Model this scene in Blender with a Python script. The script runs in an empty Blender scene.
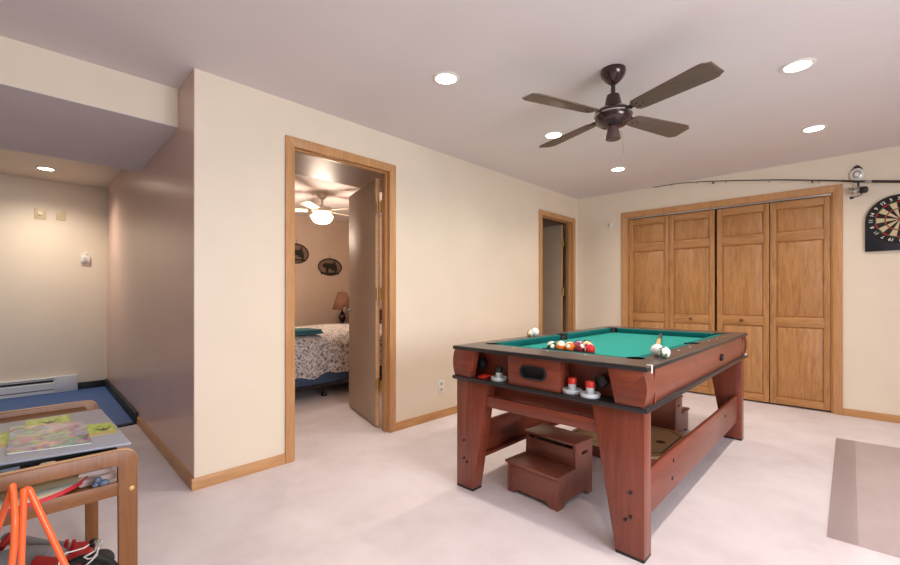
import bpy, bmesh, math, random
from mathutils import Vector, Matrix, Euler
random.seed(7)
PI = math.pi
sc = bpy.context.scene
C = sc.collection
H = 2.337            # ceiling height
WA = -2.652          # face of the door wall
WB = 5.205           # face of the closet wall
XF = -6.4            # far walls on the left

# ------------------------------------------------------------------ mesh builder
class MB:
    """collects shapes into one bmesh; o is subtracted so shapes can be given in room coordinates"""
    def __init__(s, o=(0, 0, 0)):
        s.bm = bmesh.new(); s.o = Vector(o)
    def add(s, t, m=0, bevel=0, seg=2, xf=None):
        if bevel:
            bmesh.ops.bevel(t, geom=t.edges[:], offset=bevel, segments=seg, affect='EDGES', profile=.5, clamp_overlap=True)
        if xf is not None: bmesh.ops.transform(t, matrix=xf, verts=t.verts)
        bmesh.ops.recalc_face_normals(t, faces=t.faces)
        for f in t.faces: f.material_index = m
        me = bpy.data.meshes.new('tmp'); t.to_mesh(me); t.free()
        s.bm.from_mesh(me); bpy.data.meshes.remove(me)
        return s
    def box(s, x0, x1, y0, y1, z0, z1, bevel=0, m=0, xf=None, seg=2):
        t = bmesh.new()
        v = [t.verts.new((x, y, z)) for x in (x0, x1) for y in (y0, y1) for z in (z0, z1)]
        for q in ((0,1,3,2),(4,6,7,5),(0,4,5,1),(2,3,7,6),(0,2,6,4),(1,5,7,3)): t.faces.new([v[i] for i in q])
        return s.add(t, m, bevel, seg, xf)
    def prism(s, pts, axis, a, b, bevel=0, m=0, xf=None, seg=2):
        # pts in the plane across axis: x -> (y,z), y -> (x,z), z -> (x,y)
        def P(p, c):
            return {'x': (c, p[0], p[1]), 'y': (p[0], c, p[1]), 'z': (p[0], p[1], c)}[axis]
        t = bmesh.new()
        A = [t.verts.new(P(p, a)) for p in pts]; B = [t.verts.new(P(p, b)) for p in pts]
        n = len(pts)
        t.faces.new(A); t.faces.new(B)
        for i in range(n): t.faces.new((A[i], A[(i+1) % n], B[(i+1) % n], B[i]))
        return s.add(t, m, bevel, seg, xf)
    def lathe(s, prof, c=(0, 0, 0), axis='z', seg=32, m=0, xf=None):
        # prof: (r, h) pairs; ends closed
        t = bmesh.new(); rings = []
        for r, h in prof:
            if r < 1e-6: rings.append([t.verts.new(s._ax(0, 0, h, axis, c))])
            else: rings.append([t.verts.new(s._ax(r*math.cos(2*PI*i/seg), r*math.sin(2*PI*i/seg), h, axis, c)) for i in range(seg)])
        for a, b in zip(rings, rings[1:]):
            for i in range(seg):
                j = (i+1) % seg
                if len(a) == 1 and len(b) == 1: continue
                if len(a) == 1: t.faces.new((a[0], b[i], b[j]))
                elif len(b) == 1: t.faces.new((a[i], a[j], b[0]))
                else: t.faces.new((a[i], a[j], b[j], b[i]))
        for r in (rings[0], rings[-1]):
            if len(r) > 1: t.faces.new(r)
        return s.add(t, m, 0, 2, xf)
    def _ax(s, u, v, h, axis, c):
        p = {'z': (u, v, h), 'y': (u, h, v), 'x': (h, u, v)}[axis]
        return (p[0]+c[0], p[1]+c[1], p[2]+c[2])
    def cyl(s, c, r, h, axis='z', seg=24, m=0, bev=0, xf=None):
        if bev: pr = [(r-bev, 0), (r, bev), (r, h-bev), (r-bev, h)]
        else: pr = [(r, 0), (r, h)]
        return s.lathe(pr, c, axis, seg, m, xf)
    def tube(s, pts, r, seg=10, m=0, closed=False, xf=None, r_end=None):
        pts = [Vector(p) for p in pts]; n = len(pts); t = bmesh.new(); rings = []
        up = None
        for i, p in enumerate(pts):
            if closed: d = (pts[(i+1) % n]-pts[i-1]).normalized()
            else: d = (pts[min(i+1, n-1)]-pts[max(i-1, 0)]).normalized()
            if up is None:
                up = Vector((0, 0, 1)) if abs(d.z) < .9 else Vector((1, 0, 0))
            u = d.cross(up).normalized(); w = u.cross(d).normalized(); up = w
            rr = r if r_end is None else r+(r_end-r)*i/(n-1)
            rings.append([t.verts.new(p+(u*math.cos(2*PI*k/seg)+w*math.sin(2*PI*k/seg))*rr) for k in range(seg)])
        prs = list(zip(rings, rings[1:]))
        if closed: prs.append((rings[-1], rings[0]))
        for a, b in prs:
            for k in range(seg): t.faces.new((a[k], a[(k+1) % seg], b[(k+1) % seg], b[k]))
        if not closed: t.faces.new(rings[0]); t.faces.new(rings[-1])
        return s.add(t, m, 0, 2, xf)
    def sphere(s, c, r, scale=(1, 1, 1), u=20, v=12, m=0, xf=None):
        t = bmesh.new(); bmesh.ops.create_uvsphere(t, u_segments=u, v_segments=v, radius=r)
        bmesh.ops.transform(t, matrix=Matrix.Translation(c) @ Matrix.Diagonal((*scale, 1)), verts=t.verts)
        return s.add(t, m, 0, 2, xf)
    def mesh(s, name, angle=35):
        me = bpy.data.meshes.new(name)
        bmesh.ops.translate(s.bm, vec=-s.o, verts=s.bm.verts)
        s.bm.to_mesh(me); s.bm.free()
        me.polygons.foreach_set('use_smooth', [True]*len(me.polygons))
        me.set_sharp_from_angle(angle=math.radians(angle))
        return me

def obj(name, mb, mat, parent=None, angle=35, label=None, loc=None):
    me = mb.mesh(name, angle)
    for m in (mat if isinstance(mat, (list, tuple)) else [mat]): me.materials.append(m)
    o = bpy.data.objects.new(name, me); C.objects.link(o)
    if parent: o.parent = parent
    if loc: o.location = loc
    if label: o['label'] = label
    return o
def tag(o, label, cat, group=None, kind=None):
    o['label'] = label; o['category'] = cat
    if group: o['group'] = group
    if kind: o['kind'] = kind
    return o
def thing(name, label, cat, loc=(0, 0, 0), rz=0, group=None):
    o = bpy.data.objects.new(name, None); C.objects.link(o)
    o.empty_display_size = .05; o.location = loc; o.rotation_euler = (0, 0, rz)
    return tag(o, label, cat, group)
def struct(name, mb, mat, parent=None, label=None, angle=35):
    o = obj(name, mb, mat, parent, angle, label)
    if not parent: o['kind'] = 'structure'
    return o
def dup(root, loc, rz=None, label=None, group=None):
    def cp(o, par):
        c = o.copy(); C.objects.link(c)
        if par: c.parent = par
        for ch in list(o.children): cp(ch, c)
        return c
    r = cp(root, None); r.location = loc
    if rz is not None: r.rotation_euler = (0, 0, rz)
    if label: r['label'] = label
    if group: r['group'] = group
    return r
def cut(o, cutter):
    """carve the cutter shape out of o's mesh and keep the plain mesh"""
    me = cutter.mesh('cutter'); c = bpy.data.objects.new('cutter', me); C.objects.link(c)
    if o.parent:
        c.parent = o.parent
    c.location = o.location
    md = o.modifiers.new('cut', 'BOOLEAN'); md.operation = 'DIFFERENCE'; md.object = c; md.solver = 'EXACT'
    bpy.context.view_layer.update()
    dg = bpy.context.evaluated_depsgraph_get()
    new = bpy.data.meshes.new_from_object(o.evaluated_get(dg))
    o.modifiers.clear(); old = o.data; o.data = new
    bpy.data.objects.remove(c); bpy.data.meshes.remove(me)
    new.name = old.name; bpy.data.meshes.remove(old)
    new.polygons.foreach_set('use_smooth', [True]*len(new.polygons)); new.set_sharp_from_angle(angle=math.radians(30))

# ------------------------------------------------------------------ materials
def lin(c):
    return tuple((x/255/12.92 if x/255 <= .04045 else ((x/255+.055)/1.055)**2.4) for x in c)+(1,)
def newmat(name):
    m = bpy.data.materials.new(name); m.use_nodes = True
    nt = m.node_tree; return m, nt, nt.nodes['Principled BSDF']
def coords(nt, scale=(1, 1, 1), rot=(0, 0, 0)):
    tc = nt.nodes.new('ShaderNodeTexCoord'); mp = nt.nodes.new('ShaderNodeMapping')
    mp.inputs['Scale'].default_value = scale; mp.inputs['Rotation'].default_value = rot
    nt.links.new(tc.outputs['Object'], mp.inputs['Vector']); return mp.outputs['Vector']
def noise(nt, vec, scale, detail=3, rough=.5, dist=0):
    n = nt.nodes.new('ShaderNodeTexNoise'); n.inputs['Scale'].default_value = scale
    n.inputs['Detail'].default_value = detail; n.inputs['Roughness'].default_value = rough; n.inputs['Distortion'].default_value = dist
    nt.links.new(vec, n.inputs['Vector']); return n
def ramp(nt, fac, stops):
    r = nt.nodes.new('ShaderNodeValToRGB'); e = r.color_ramp.elements
    while len(e) < len(stops): e.new(.5)
    for k, (p, c) in zip(e, stops): k.position = p; k.color = lin(c)
    nt.links.new(fac, r.inputs['Fac']); return r.outputs['Color']
def bump(nt, b, h, strength, dist=.002):
    n = nt.nodes.new('ShaderNodeBump'); n.inputs['Strength'].default_value = strength; n.inputs['Distance'].default_value = dist
    nt.links.new(h, n.inputs['Height']); nt.links.new(n.outputs['Normal'], b.inputs['Normal'])
def flat(name, c, rough=.5, metal=0, spec=.5, var=0, vs=20, bmp=0, bs=200, coat=0, emit=None, es=1):
    m, nt, b = newmat(name)
    b.inputs['Roughness'].default_value = rough; b.inputs['Metallic'].default_value = metal
    b.inputs['Specular IOR Level'].default_value = spec
    b.inputs['Coat Weight'].default_value = coat
    if var:
        n = noise(nt, coords(nt), vs, 4)
        nt.links.new(ramp(nt, n.outputs['Fac'], [(.3, tuple(max(0, x-var) for x in c)), (.7, tuple(min(255, x+var) for x in c))]), b.inputs['Base Color'])
    else: b.inputs['Base Color'].default_value = lin(c)
    if bmp: bump(nt, b, noise(nt, coords(nt), bs, 2).outputs['Fac'], bmp)
    if emit: b.inputs['Emission Color'].default_value = lin(emit); b.inputs['Emission Strength'].default_value = es
    return m
def wood(name, c1, c2, grain='z', rough=.4, scale=1, coat=0, spec=.5, contrast=.25, fine=1.0):
    """c1 dark, c2 light; the grain runs along the given object axis"""
    m, nt, b = newmat(name)
    g = {'x': (.12, 1, 1), 'y': (1, .12, 1), 'z': (1, 1, .12)}[grain]
    v = coords(nt, tuple(k*scale for k in g))
    n1 = noise(nt, v, 9, 3, .6, 1.2); n2 = noise(nt, coords(nt, tuple((.35 if k < 1 else 6)*scale for k in g)), 14*fine, 2, .5)
    mx = nt.nodes.new('ShaderNodeMix'); mx.inputs[0].default_value = .4
    nt.links.new(n1.outputs['Fac'], mx.inputs[2]); nt.links.new(n2.outputs['Fac'], mx.inputs[3])
    nt.links.new(ramp(nt, mx.outputs[0], [(.5-contrast, c1), (.5+contrast, c2)]), b.inputs['Base Color'])
    b.inputs['Roughness'].default_value = rough; b.inputs['Coat Weight'].default_value = coat; b.inputs['Specular IOR Level'].default_value = spec
    bump(nt, b, n2.outputs['Fac'], .08, .001)
    return m

M = {}
M['wall'] = flat('cream_wall_paint', (232, 219, 200), .45, spec=.4, var=2, vs=3, bmp=.04, bs=160)
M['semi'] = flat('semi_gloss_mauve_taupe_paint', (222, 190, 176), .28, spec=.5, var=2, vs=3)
M['ceil'] = flat('ceiling_paint', (230, 222, 223), .75, spec=.2, var=2, vs=2, bmp=.05, bs=90)
M['taupe_paint'] = flat('bedroom_wall_paint', (212, 190, 172), .55, var=2, vs=3)
m, nt, b = newmat('cream_carpet')
v = coords(nt)
n1 = noise(nt, v, 2.2, 5, .65); n2 = noise(nt, v, 260, 2, .7)
mx = nt.nodes.new('ShaderNodeMix'); mx.inputs[0].default_value = .25
nt.links.new(n1.outputs['Fac'], mx.inputs[2]); nt.links.new(n2.outputs['Fac'], mx.inputs[3])
nt.links.new(ramp(nt, mx.outputs[0], [(.3, (210, 199, 201)), (.5, (226, 216, 219)), (.7, (234, 227, 230))]), b.inputs['Base Color'])
b.inputs['Roughness'].default_value = .95; b.inputs['Specular IOR Level'].default_value = .1
bump(nt, b, n2.outputs['Fac'], .5, .004)
M['carpet'] = m
OAK1, OAK2 = (172, 120, 72), (212, 164, 114)
for g in 'xyz':
    M['oak_'+g] = wood('oak_trim_'+g, OAK1, OAK2, g, .38, 1.6)
    M['door_'+g] = wood('oak_closet_'+g, (150, 100, 54), (204, 152, 98), g, .42, 2.6, contrast=.22)
    M['cherry_'+g] = wood('cherry_laminate_'+g, (98, 42, 28), (146, 72, 50), g, .33, 1.2, coat=.1)
    M['brown_'+g] = wood('brown_stool_wood_'+g, (108, 58, 44), (152, 92, 74), g, .35, 1.5, contrast=.35)
    M['toy_'+g] = wood('toy_table_wood_'+g, (100, 60, 28), (146, 94, 50), g, .4, 2, contrast=.3)
M['oak_light'] = wood('pale_oak_edge', (196, 150, 105), (226, 186, 142), 'y', .4, 3)
M['black'] = flat('black_laminate', (34, 32, 34), .35)
M['rail'] = wood('grey_brown_rail_laminate', (64, 56, 53), (92, 82, 78), 'x', .3, 1.5)
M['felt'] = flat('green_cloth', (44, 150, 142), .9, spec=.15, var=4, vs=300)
M['rubber'] = flat('black_rubber', (20, 20, 22), .6)
M['dark'] = flat('black_plastic', (26, 27, 32), .35)
M['white'] = flat('white_plastic', (236, 234, 230), .35)
M['ivory'] = flat('ivory_plastic', (214, 196, 160), .4)
M['red'] = flat('red_plastic', (214, 52, 42), .35)
M['pusher'] = flat('pale_grey_plastic', (206, 214, 218), .35)
M['brass'] = flat('brass', (205, 180, 120), .3, metal=.9)
M['silver'] = flat('silver_metal', (200, 200, 200), .25, metal=1)
M['steel'] = flat('dark_steel', (60, 60, 64), .35, metal=.8)
M['bronze'] = flat('dark_bronze_enamel', (58, 36, 38), .22, metal=.35, coat=.4)
M['slab'] = flat('taupe_door_paint', (180, 160, 138), .6, spec=.5, var=3, vs=4)
M['heater'] = flat('white_enamel', (214, 216, 220), .4)
M['mat_blue'] = flat('blue_foam_mat', (70, 104, 164), .6, var=4, vs=30)

# ------------------------------------------------------------------ room
def wallbox(name, *a, mat='wall'):
    return struct(name, MB().box(*a), M[mat])
struct('floor', MB().box(XF-.2, 2.6, -3.4, WB+.9, -.08, 0), M['carpet'])
struct('ceiling', MB().box(XF-.2, 2.6, -3.4, WB+.9, H, H+.1), M['ceil'])
T = .09
# wall with two doorways
D1 = (1.294, 2.078); D2 = (4.305, 5.050); DH = 2.066
mb = MB()
JT = .018
mb.box(WA-T, WA, .7225, D1[0]-JT, 0, H); mb.box(WA-T, WA, D1[0]-JT, D1[1]+JT, DH, H)
mb.box(WA-T, WA, D1[1]+JT, D2[0]-JT, 0, H); mb.box(WA-T, WA, D2[0]-JT, D2[1]+JT, DH-.036, H); mb.box(WA-T, WA, D2[1]+JT, WB, 0, H)
struct('wall_left', mb, M['wall'])
# slightly skewed wall of the passage
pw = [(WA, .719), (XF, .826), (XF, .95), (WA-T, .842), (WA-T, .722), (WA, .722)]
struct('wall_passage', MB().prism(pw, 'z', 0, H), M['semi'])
# closet wall with opening
CX0, CX1, CH = -2.012, -.158, 2.022
mb = MB()
mb.box(WA-T, CX0, WB, WB+T, 0, H); mb.box(CX0, CX1, WB, WB+T, CH, H); mb.box(CX1, 2.5, WB, WB+T, 0, H)
struct('wall_back', mb, M['wall'])
mb = MB().box(CX0-.1, CX1+.1, WB+.68, WB+.72, 0, H).box(CX0-.14, CX0-.1, WB+T, WB+.72, 0, H).box(CX1+.1, CX1+.14, WB+T, WB+.72, 0, H)
struct('wall_closet', mb, M['wall'])
# far wall of the passage, unseen walls, the right one with an opening added for light
wallbox('wall_far', XF-T, XF, -3.2, .95, 0, H)
def wall_win(name, axis, c0, c1, lo, hi, wins, z0, z1):
    mb = MB()
    def bx(a, b, za, zb):
        if axis == 'x': mb.box(c0, c1, a, b, za, zb)
        else: mb.box(a, b, c0, c1, za, zb)
    a = lo
    for w0, w1 in wins:
        bx(a, w0, 0, H); bx(w0, w1, 0, z0); bx(w0, w1, z1, H); a = w1
    bx(a, hi, 0, H)
    return struct(name, mb, M['wall'])
WR = [(.05, 1.95)]
wall_win('wall_right', 'x', 2.4, 2.52, -3.2, WB, WR, .75, 2.0)
wallbox('wall_front', XF-T, 2.52, -3.32, -3.2, 0, H)
gl, nt, b = newmat('window_glass'); b.inputs['Transmission Weight'].default_value = 1; b.inputs['Roughness'].default_value = 0; b.inputs['IOR'].default_value = 1.05
M['glass'] = gl
M['wframe'] = flat('white_added_window_frame', (232, 230, 226), .4)
def window(n, axis, c, a, b_):
    mb = MB(); g = MB(); w = .05
    def bx(q, u0, u1, v0, v1, d=.03):
        if axis == 'x': q.box(c-d, c+d, u0, u1, v0, v1)
        else: q.box(u0, u1, c-d, c+d, v0, v1)
    z0, z1 = .75, 2.0
    bx(mb, a, a+w, z0, z1); bx(mb, b_-w, b_, z0, z1); bx(mb, a+w, b_-w, z0, z0+w); bx(mb, a+w, b_-w, z1-w, z1)
    mid = (a+b_)/2; bx(mb, mid-.02, mid+.02, z0+w, z1-w, .02)
    fr = struct('window_%d' % n, mb, M['wframe'])
    bx(g, a+w, b_-w, z0+w, z1-w, .003); obj('pane', g, gl, fr)
window(1, 'x', 2.47, *WR[0])  # unseen, added as a source for light from the right
# bedroom and small room behind the door wall
YB = 4.15
mb = MB().box(XF-T, XF, .95, YB, 0, H); struct('wall_bedroom_back', mb, M['taupe_paint'])
mb = MB().box(XF-T, WA-T, YB, YB+.08, 0, H); struct('wall_bedroom_right', mb, M['taupe_paint'])
mb = MB().prism([(XF, .952), (WA-T, .846), (WA-T, .86), (XF, .966)], 'z', 0, H); struct('wall_bedroom_left', mb, M['taupe_paint'])
mb = MB().box(WA-T-.002, WA-T, .86, D1[0]-.02, 0, H).box(WA-T-.002, WA-T, D1[1]+.02, YB, 0, H); struct('wall_bedroom_front', mb, M['taupe_paint'])
mb = MB().box(-4.3, -4.2, YB+.08, WB+T, 0, H).box(-4.2, WA-T, WB+.02, WB+T, 0, H); struct('wall_small_room', mb, M['taupe_paint'])
# dropped soffits
struct('ceiling_soffit', MB().prism([(-2.997, -3.2), (-2.997, .728), (-4.312, .766), (-4.312, -3.2)], 'z', 2.108, H), M['wall'])
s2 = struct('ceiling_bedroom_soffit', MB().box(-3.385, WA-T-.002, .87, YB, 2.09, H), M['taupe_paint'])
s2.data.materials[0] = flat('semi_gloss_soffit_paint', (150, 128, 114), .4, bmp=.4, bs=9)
# soffit underside is painted like the ceiling
struct('ceiling_soffit_underside', MB().prism([(-2.9975, -3.2), (-2.9975, .728), (-4.311, .766), (-4.311, -3.2)], 'z', 2.104, 2.108), M['ceil'])

struct('ceiling_passage', MB().prism([(-4.3125, -3.2), (-4.3125, .766), (XF, .826), (XF, -3.2)], 'z', H-.004, H), M['wall'])
# baseboards
def bboard(name, mb, mat): return struct(name, mb, M[mat])
def base_y(mb, y0, y1, x=WA):   # runs along y on the door wall
    return mb.prism([(x, 0), (x+.013, 0), (x+.013, .052), (x+.007, .064), (x, .064)], 'y', y0, y1)
bboard('baseboard_left', base_y(base_y(base_y(MB(), .706, 1.235), 2.137, 4.246), 5.109, WB-.013), 'oak_y')
mb = MB().box(WA+.013, -2.078, WB-.013, WB, 0, .064, .002).box(-.093, 2.4, WB-.013, WB, 0, .064, .002)
bboard('baseboard_back', mb, 'oak_x')
def pwy(x): return .719-.0286*(x-WA)
mb = MB().prism([(WA+.0005, pwy(WA)-.013), (-4.345, pwy(-4.345)-.013), (-4.345, pwy(-4.345)), (WA+.0005, pwy(WA)-.0002)], 'z', 0, .064)
bboard('baseboard_passage', mb, 'oak_x')
# door casings and jambs
def casing(n, y0, y1, zt, w=.058):
    mb = MB(); x0, x1 = WA, WA+.016
    # mitred: three boards
    mb.prism([(y0-w, 0), (y0-w, zt+w), (y0+.004, zt-.004), (y0+.004, 0)], 'x', x0, x1, .004)
    mb.prism([(y1+w, 0), (y1+w, zt+w), (y1-.004, zt-.004), (y1-.004, 0)], 'x', x0, x1, .004)
    mb.prism([(y0-w, zt+w), (y1+w, zt+w), (y1-.004, zt-.004), (y0+.004, zt-.004)], 'x', x0, x1, .004)
    c = struct('trim_%d' % n, mb, M['oak_z'])
    j = MB(); xa = WA-T-.002
    j.box(xa, WA, y0-JT, y0, 0, zt, .002); j.box(xa, WA, y1, y1+JT, 0, zt, .002); j.box(xa, WA, y0-JT, y1+JT, zt, zt+JT, .002)
    j.box(-2.715, -2.68, y0, y0+.011, 0, zt, .002); j.box(-2.715, -2.68, y1-.011, y1, 0, zt, .002); j.box(-2.715, -2.68, y0+.011, y1-.011, zt-.011, zt, .002)
    obj('door_jamb', j, M['oak_z'], c)
    return c
casing(1, D1[0], D1[1], 2.048); casing(2, D2[0], D2[1], 2.012)

def slab_door(n, hinge, ang, w, hgt, zs, jy, knob=True, th=.035):
    """slab hinged at the origin, reaching along +x of its own frame"""
    o = struct('door_%d' % n, MB().box(.004, w, -th/2, th/2, .012, hgt, .002), M['slab'])
    o.location = hinge; o.rotation_euler = (0, 0, ang)
    o.data.materials[0] = M['slab']
    e = MB().box(.0, .0045, -th/2+.001, th/2-.001, .013, hgt-.001); obj('door_edge', e, M['oak_light'], o)
    for z in zs:
        hb = MB().cyl((-.022, .010, z-.05), .006, .10, 'z', 12)
        hb.box(-.0025, -.0005, -th/2+.002, th/2, z-.048, z+.048)
        hb.box(-.024, -.001, .008, .012, z-.048, z+.048)
        inv = (Matrix.Translation(hinge) @ Matrix.Rotation(ang, 4, 'Z')).inverted()
        hb.box(WA-T-.02, WA-T+.026, jy-.003, jy-.0002, z-.048, z+.048, xf=inv)
        obj('hinge', hb, M['brass'], o)
    if knob:
        for s in (-1, 1):
            kb = MB().lathe([(.03, 0), (.03, .006), (.012, .01), (.011, .03), (.026, .042), (.028, .055), (.018, .066), (0, .068)], (w-.06, s*th/2, .94), 'y', 20)
            if s < 0:
                kb = MB().lathe([(.03, 0), (.03, -.006), (.012, -.01), (.011, -.03), (.026, -.042), (.028, -.055), (.018, -.066), (0, -.068)], (w-.06, -th/2, .94), 'y', 20)
            obj('door_knob', kb, M['silver'], o)
    return o
slab_door(1, (-2.822, 2.094, 0), math.atan2(.21, -.71), .745, 2.03, (.35, 1.09, 1.79), D1[1])
slab_door(2, (-2.80, 5.055, 0), math.radians(177), .70, 2.0, (.35, 1.12, 1.76), D2[1])

# closet: casing, track, four bifold panels
mb = MB(); x0, x1, zt, w = CX0, CX1, 2.012, .066
for p in ([(x0-w, 0), (x0-w, zt+w), (x0, zt), (x0, 0)], [(x1+w, 0), (x1+w, zt+w), (x1, zt), (x1, 0)], [(x0-w, zt+w), (x1+w, zt+w), (x1, zt), (x0, zt)]):
    mb.prism(p, 'y', WB-.018, WB, .004)
tr = struct('trim_3', mb, M['oak_z'])
j = MB().box(x0-.002, x0+.012, WB-.002, WB+.11, 0, zt, .001).box(x1-.012, x1+.002, WB-.002, WB+.11, 0, zt, .001).box(x0, x1, WB-.002, WB+.11, zt-.002, zt+.012, .001)
obj('door_jamb', j, M['oak_z'], tr)
obj('track', MB().box(x0+.014, x1-.014, WB+.012, WB+.04, zt-.016, zt-.003), M['silver'], tr)
xs = [(-1.994, -1.547), (-1.543, -1.096), (-1.074, -.627), (-.620, -.173)]
for i, (a, b_) in enumerate(xs):
    y0, y1 = WB+.010, WB+.040; zb, zp = .018, 1.988; st = .048
    mb = MB()
    mb.box(a, a+st, y0, y1, zb, zp, .003).box(b_-st, b_, y0, y1, zb, zp, .003)
    rails = [(zb, .085), (.775, .865), (1.60, 1.69), (1.915, zp)]
    o = struct('door_%d' % (3+i), mb, M['door_z'])
    r = MB()
    for z0, z1 in rails: r.box(a+st, b_-st, y0, y1, z0, z1, .003)
    obj('rail', r, M['door_x'], o)
    for (z0, z1) in ((.085, .775), (.865, 1.60), (1.69, 1.915)):
        p = MB(); p.box(a+st-.004, b_-st+.004, y0+.018, y1-.006, z0-.004, z1+.004)
        # raised field with sloping edge
        X0, X1 = a+st+.004, b_-st-.004; Z0, Z1 = z0+.004, z1-.004; k = .02
        t = bmesh.new()
        A = [t.verts.new(v) for v in ((X0, y0+.0175, Z0), (X1, y0+.0175, Z0), (X1, y0+.0175, Z1), (X0, y0+.0175, Z1))]
        B = [t.verts.new(v) for v in ((X0+k, y0+.005, Z0+k), (X1-k, y0+.005, Z0+k), (X1-k, y0+.005, Z1-k), (X0+k, y0+.005, Z1-k))]
        t.faces.new(B)
        for q in range(4): t.faces.new((A[q], A[(q+1) % 4], B[(q+1) % 4], B[q]))
        p.add(t)
        if z0 > 1.65:   # the small top panels carry grooves
            for q in range(1, 7): 
                xx = X0+k+(X1-X0-2*k)*q/7; p.box(xx-.0015, xx+.0015, y0+.0035, y0+.006, Z0+k, Z1-k)
        obj('panel', p, M['door_z'], o)
    if i in (1, 2):
        kx = (a+b_)/2
        obj('knob', MB().lathe([(.008, 0), (.008, -.010), (.016, -.018), (.017, -.026), (.010, -.032), (0, -.033)], (kx, y0, .822), 'y', 18), flat('dark_oak_knob', (122, 78, 42), .4) if i == 1 else bpy.data.materials['dark_oak_knob'], o)

# ------------------------------------------------------------------ lights in the room
M['lamp_glow'] = flat('lamp_glow', (255, 244, 226), .5, emit=(255, 240, 216), es=14)
M['lamp_ring'] = flat('white_lamp_ring', (240, 236, 230), .5)
def can_light(x, y, label, power=26, z=H, col=(1, .88, .74)):
    o = thing('recessed_light', label, 'ceiling light', (x, y, z), 0, None)
    obj('trim_ring', MB().lathe([(.060, -.0005), (.078, -.0005), (.080, -.003), (.074, -.006), (.060, -.007), (.058, -.003)], seg=40), M['lamp_ring'], o)
    obj('bulb', MB().lathe([(.058, -.001), (.058, -.004), (.03, -.009), (0, -.010)], seg=32), M['lamp_glow'], o)
    L = bpy.data.lights.new('recessed_lamp', 'SPOT'); L.energy = power; L.spot_size = math.radians(150); L.spot_blend = 1; L.shadow_soft_size = .05; L.color = col
    l = bpy.data.objects.new('recessed_lamp', L); C.objects.link(l); l.parent = o; l.location = (0, 0, -.03)
    return o
CL = [(-1.72, 1.762, 'round recessed ceiling light nearest the camera, in line with the tall doorway'),
      (-1.72, 2.971, 'round recessed ceiling light seen behind a blade of the dark fan'),
      (-1.72, 4.221, 'round recessed ceiling light in the far corner above the narrow doorway'),
      (-.235, 2.998, 'round recessed ceiling light high right, nearer of the two right of the fan'),
      (-.235, 4.211, 'round recessed ceiling light in front of the closet, right of the fan'),
      (-5.80, .272, 'round recessed ceiling light in the passage above the blue mat')]
for x, y in ((-.235, 1.762), (-.235, .55)):     # unseen, added for brightness, assumed to continue the visible grid
    o = can_light(x, y, 'added round recessed ceiling light overhead, outside the view', 30); o['group'] = 'added recessed lights above the photographer'
for i, (x, y, l) in enumerate(CL): can_light(x, y, l, 31 if i < 5 else 48, H if i < 5 else H-.004)

# ------------------------------------------------------------------ ceiling fan
FX, FY = -.984, 2.345
fan = thing('ceiling_fan', 'dark bronze ceiling fan with four brown blades above the pool table', 'ceiling fan', (FX, FY, H))
def fz(z): return z-H
obj('canopy', MB().lathe([(.066, 0), (.068, -.012), (.062, -.035), (.042, -.062), (.022, -.078), (.014, -.084)], seg=32), M['bronze'], fan)
obj('downrod', MB().cyl((0, 0, -.145), .012, .065, 'z', 16), M['bronze'], fan)
obj('motor_cap', MB().lathe([(.016, -.135), (.034, -.142), (.040, -.165), (.047, -.205), (.049, -.218), (.03, -.222)], seg=32), M['bronze'], fan)
mh = obj('motor_housing', MB().lathe([(.045, -.216), (.082, -.222), (.098, -.236), (.100, -.262), (.098, -.278), (.086, -.298), (.06, -.315), (.036, -.322), (.03, -.33)], seg=40), M['bronze'], fan)
obj('accent_ring', MB().lathe([(.0995, -.252), (.1025, -.253), (.1025, -.259), (.0995, -.260)], seg=40), M['silver'], mh)
obj('switch_cup', MB().lathe([(.03, -.325), (.030, -.335), (.040, -.372), (.041, -.385), (.036, -.389), (0, -.390)], seg=32), flat('brown_enamel', (92, 74, 70), .35, metal=.3), fan)
obj('pull_chain', MB().tube([(.037, .02, -.345), (.044, .024, -.36), (.046, .025, -.46)], .0016, 6).sphere((.046, .025, -.464), .004, u=8, v=6), M['brass'], fan)
M['blade'] = wood('fan_blade_brown', (92, 74, 64), (116, 96, 84), 'x', .45, 2)
for k, a in enumerate((-19, 69, 162, 248)):
    ar = math.radians(a); xf = Matrix.Rotation(ar, 4, 'Z') @ Matrix.Translation((0, 0, -.255)) @ Matrix.Rotation(math.radians(-11), 4, 'X')
    R1 = .575
    pts = [(.135, -.030), (.15, -.046), (.19, -.050), (R1-.055, -.068), (R1-.028, -.066), (R1-.018, -.055), (R1, -.048), (R1, .048), (R1-.018, .055), (R1-.028, .066), (R1-.055, .068), (.19, .050), (.15, .046), (.135, .030)]
    bl = obj('blade', MB().prism(pts, 'z', -.003, .003, .001, xf=xf), M['blade'], fan)
    br = MB().box(.085, .16, -.016, .016, .0035, .008, .001, xf=xf)
    br.prism([(.15, -.03), (.21, -.012), (.21, .012), (.15, .03)], 'z', .0035, .0065, xf=xf)
    for q in ((.165, .015), (.165, -.015), (.195, 0)): br.cyl((q[0], q[1], -.0055), .004, .003, 'z', 8, xf=xf)
    obj('blade_bracket', br, M['bronze'], bl)

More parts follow.
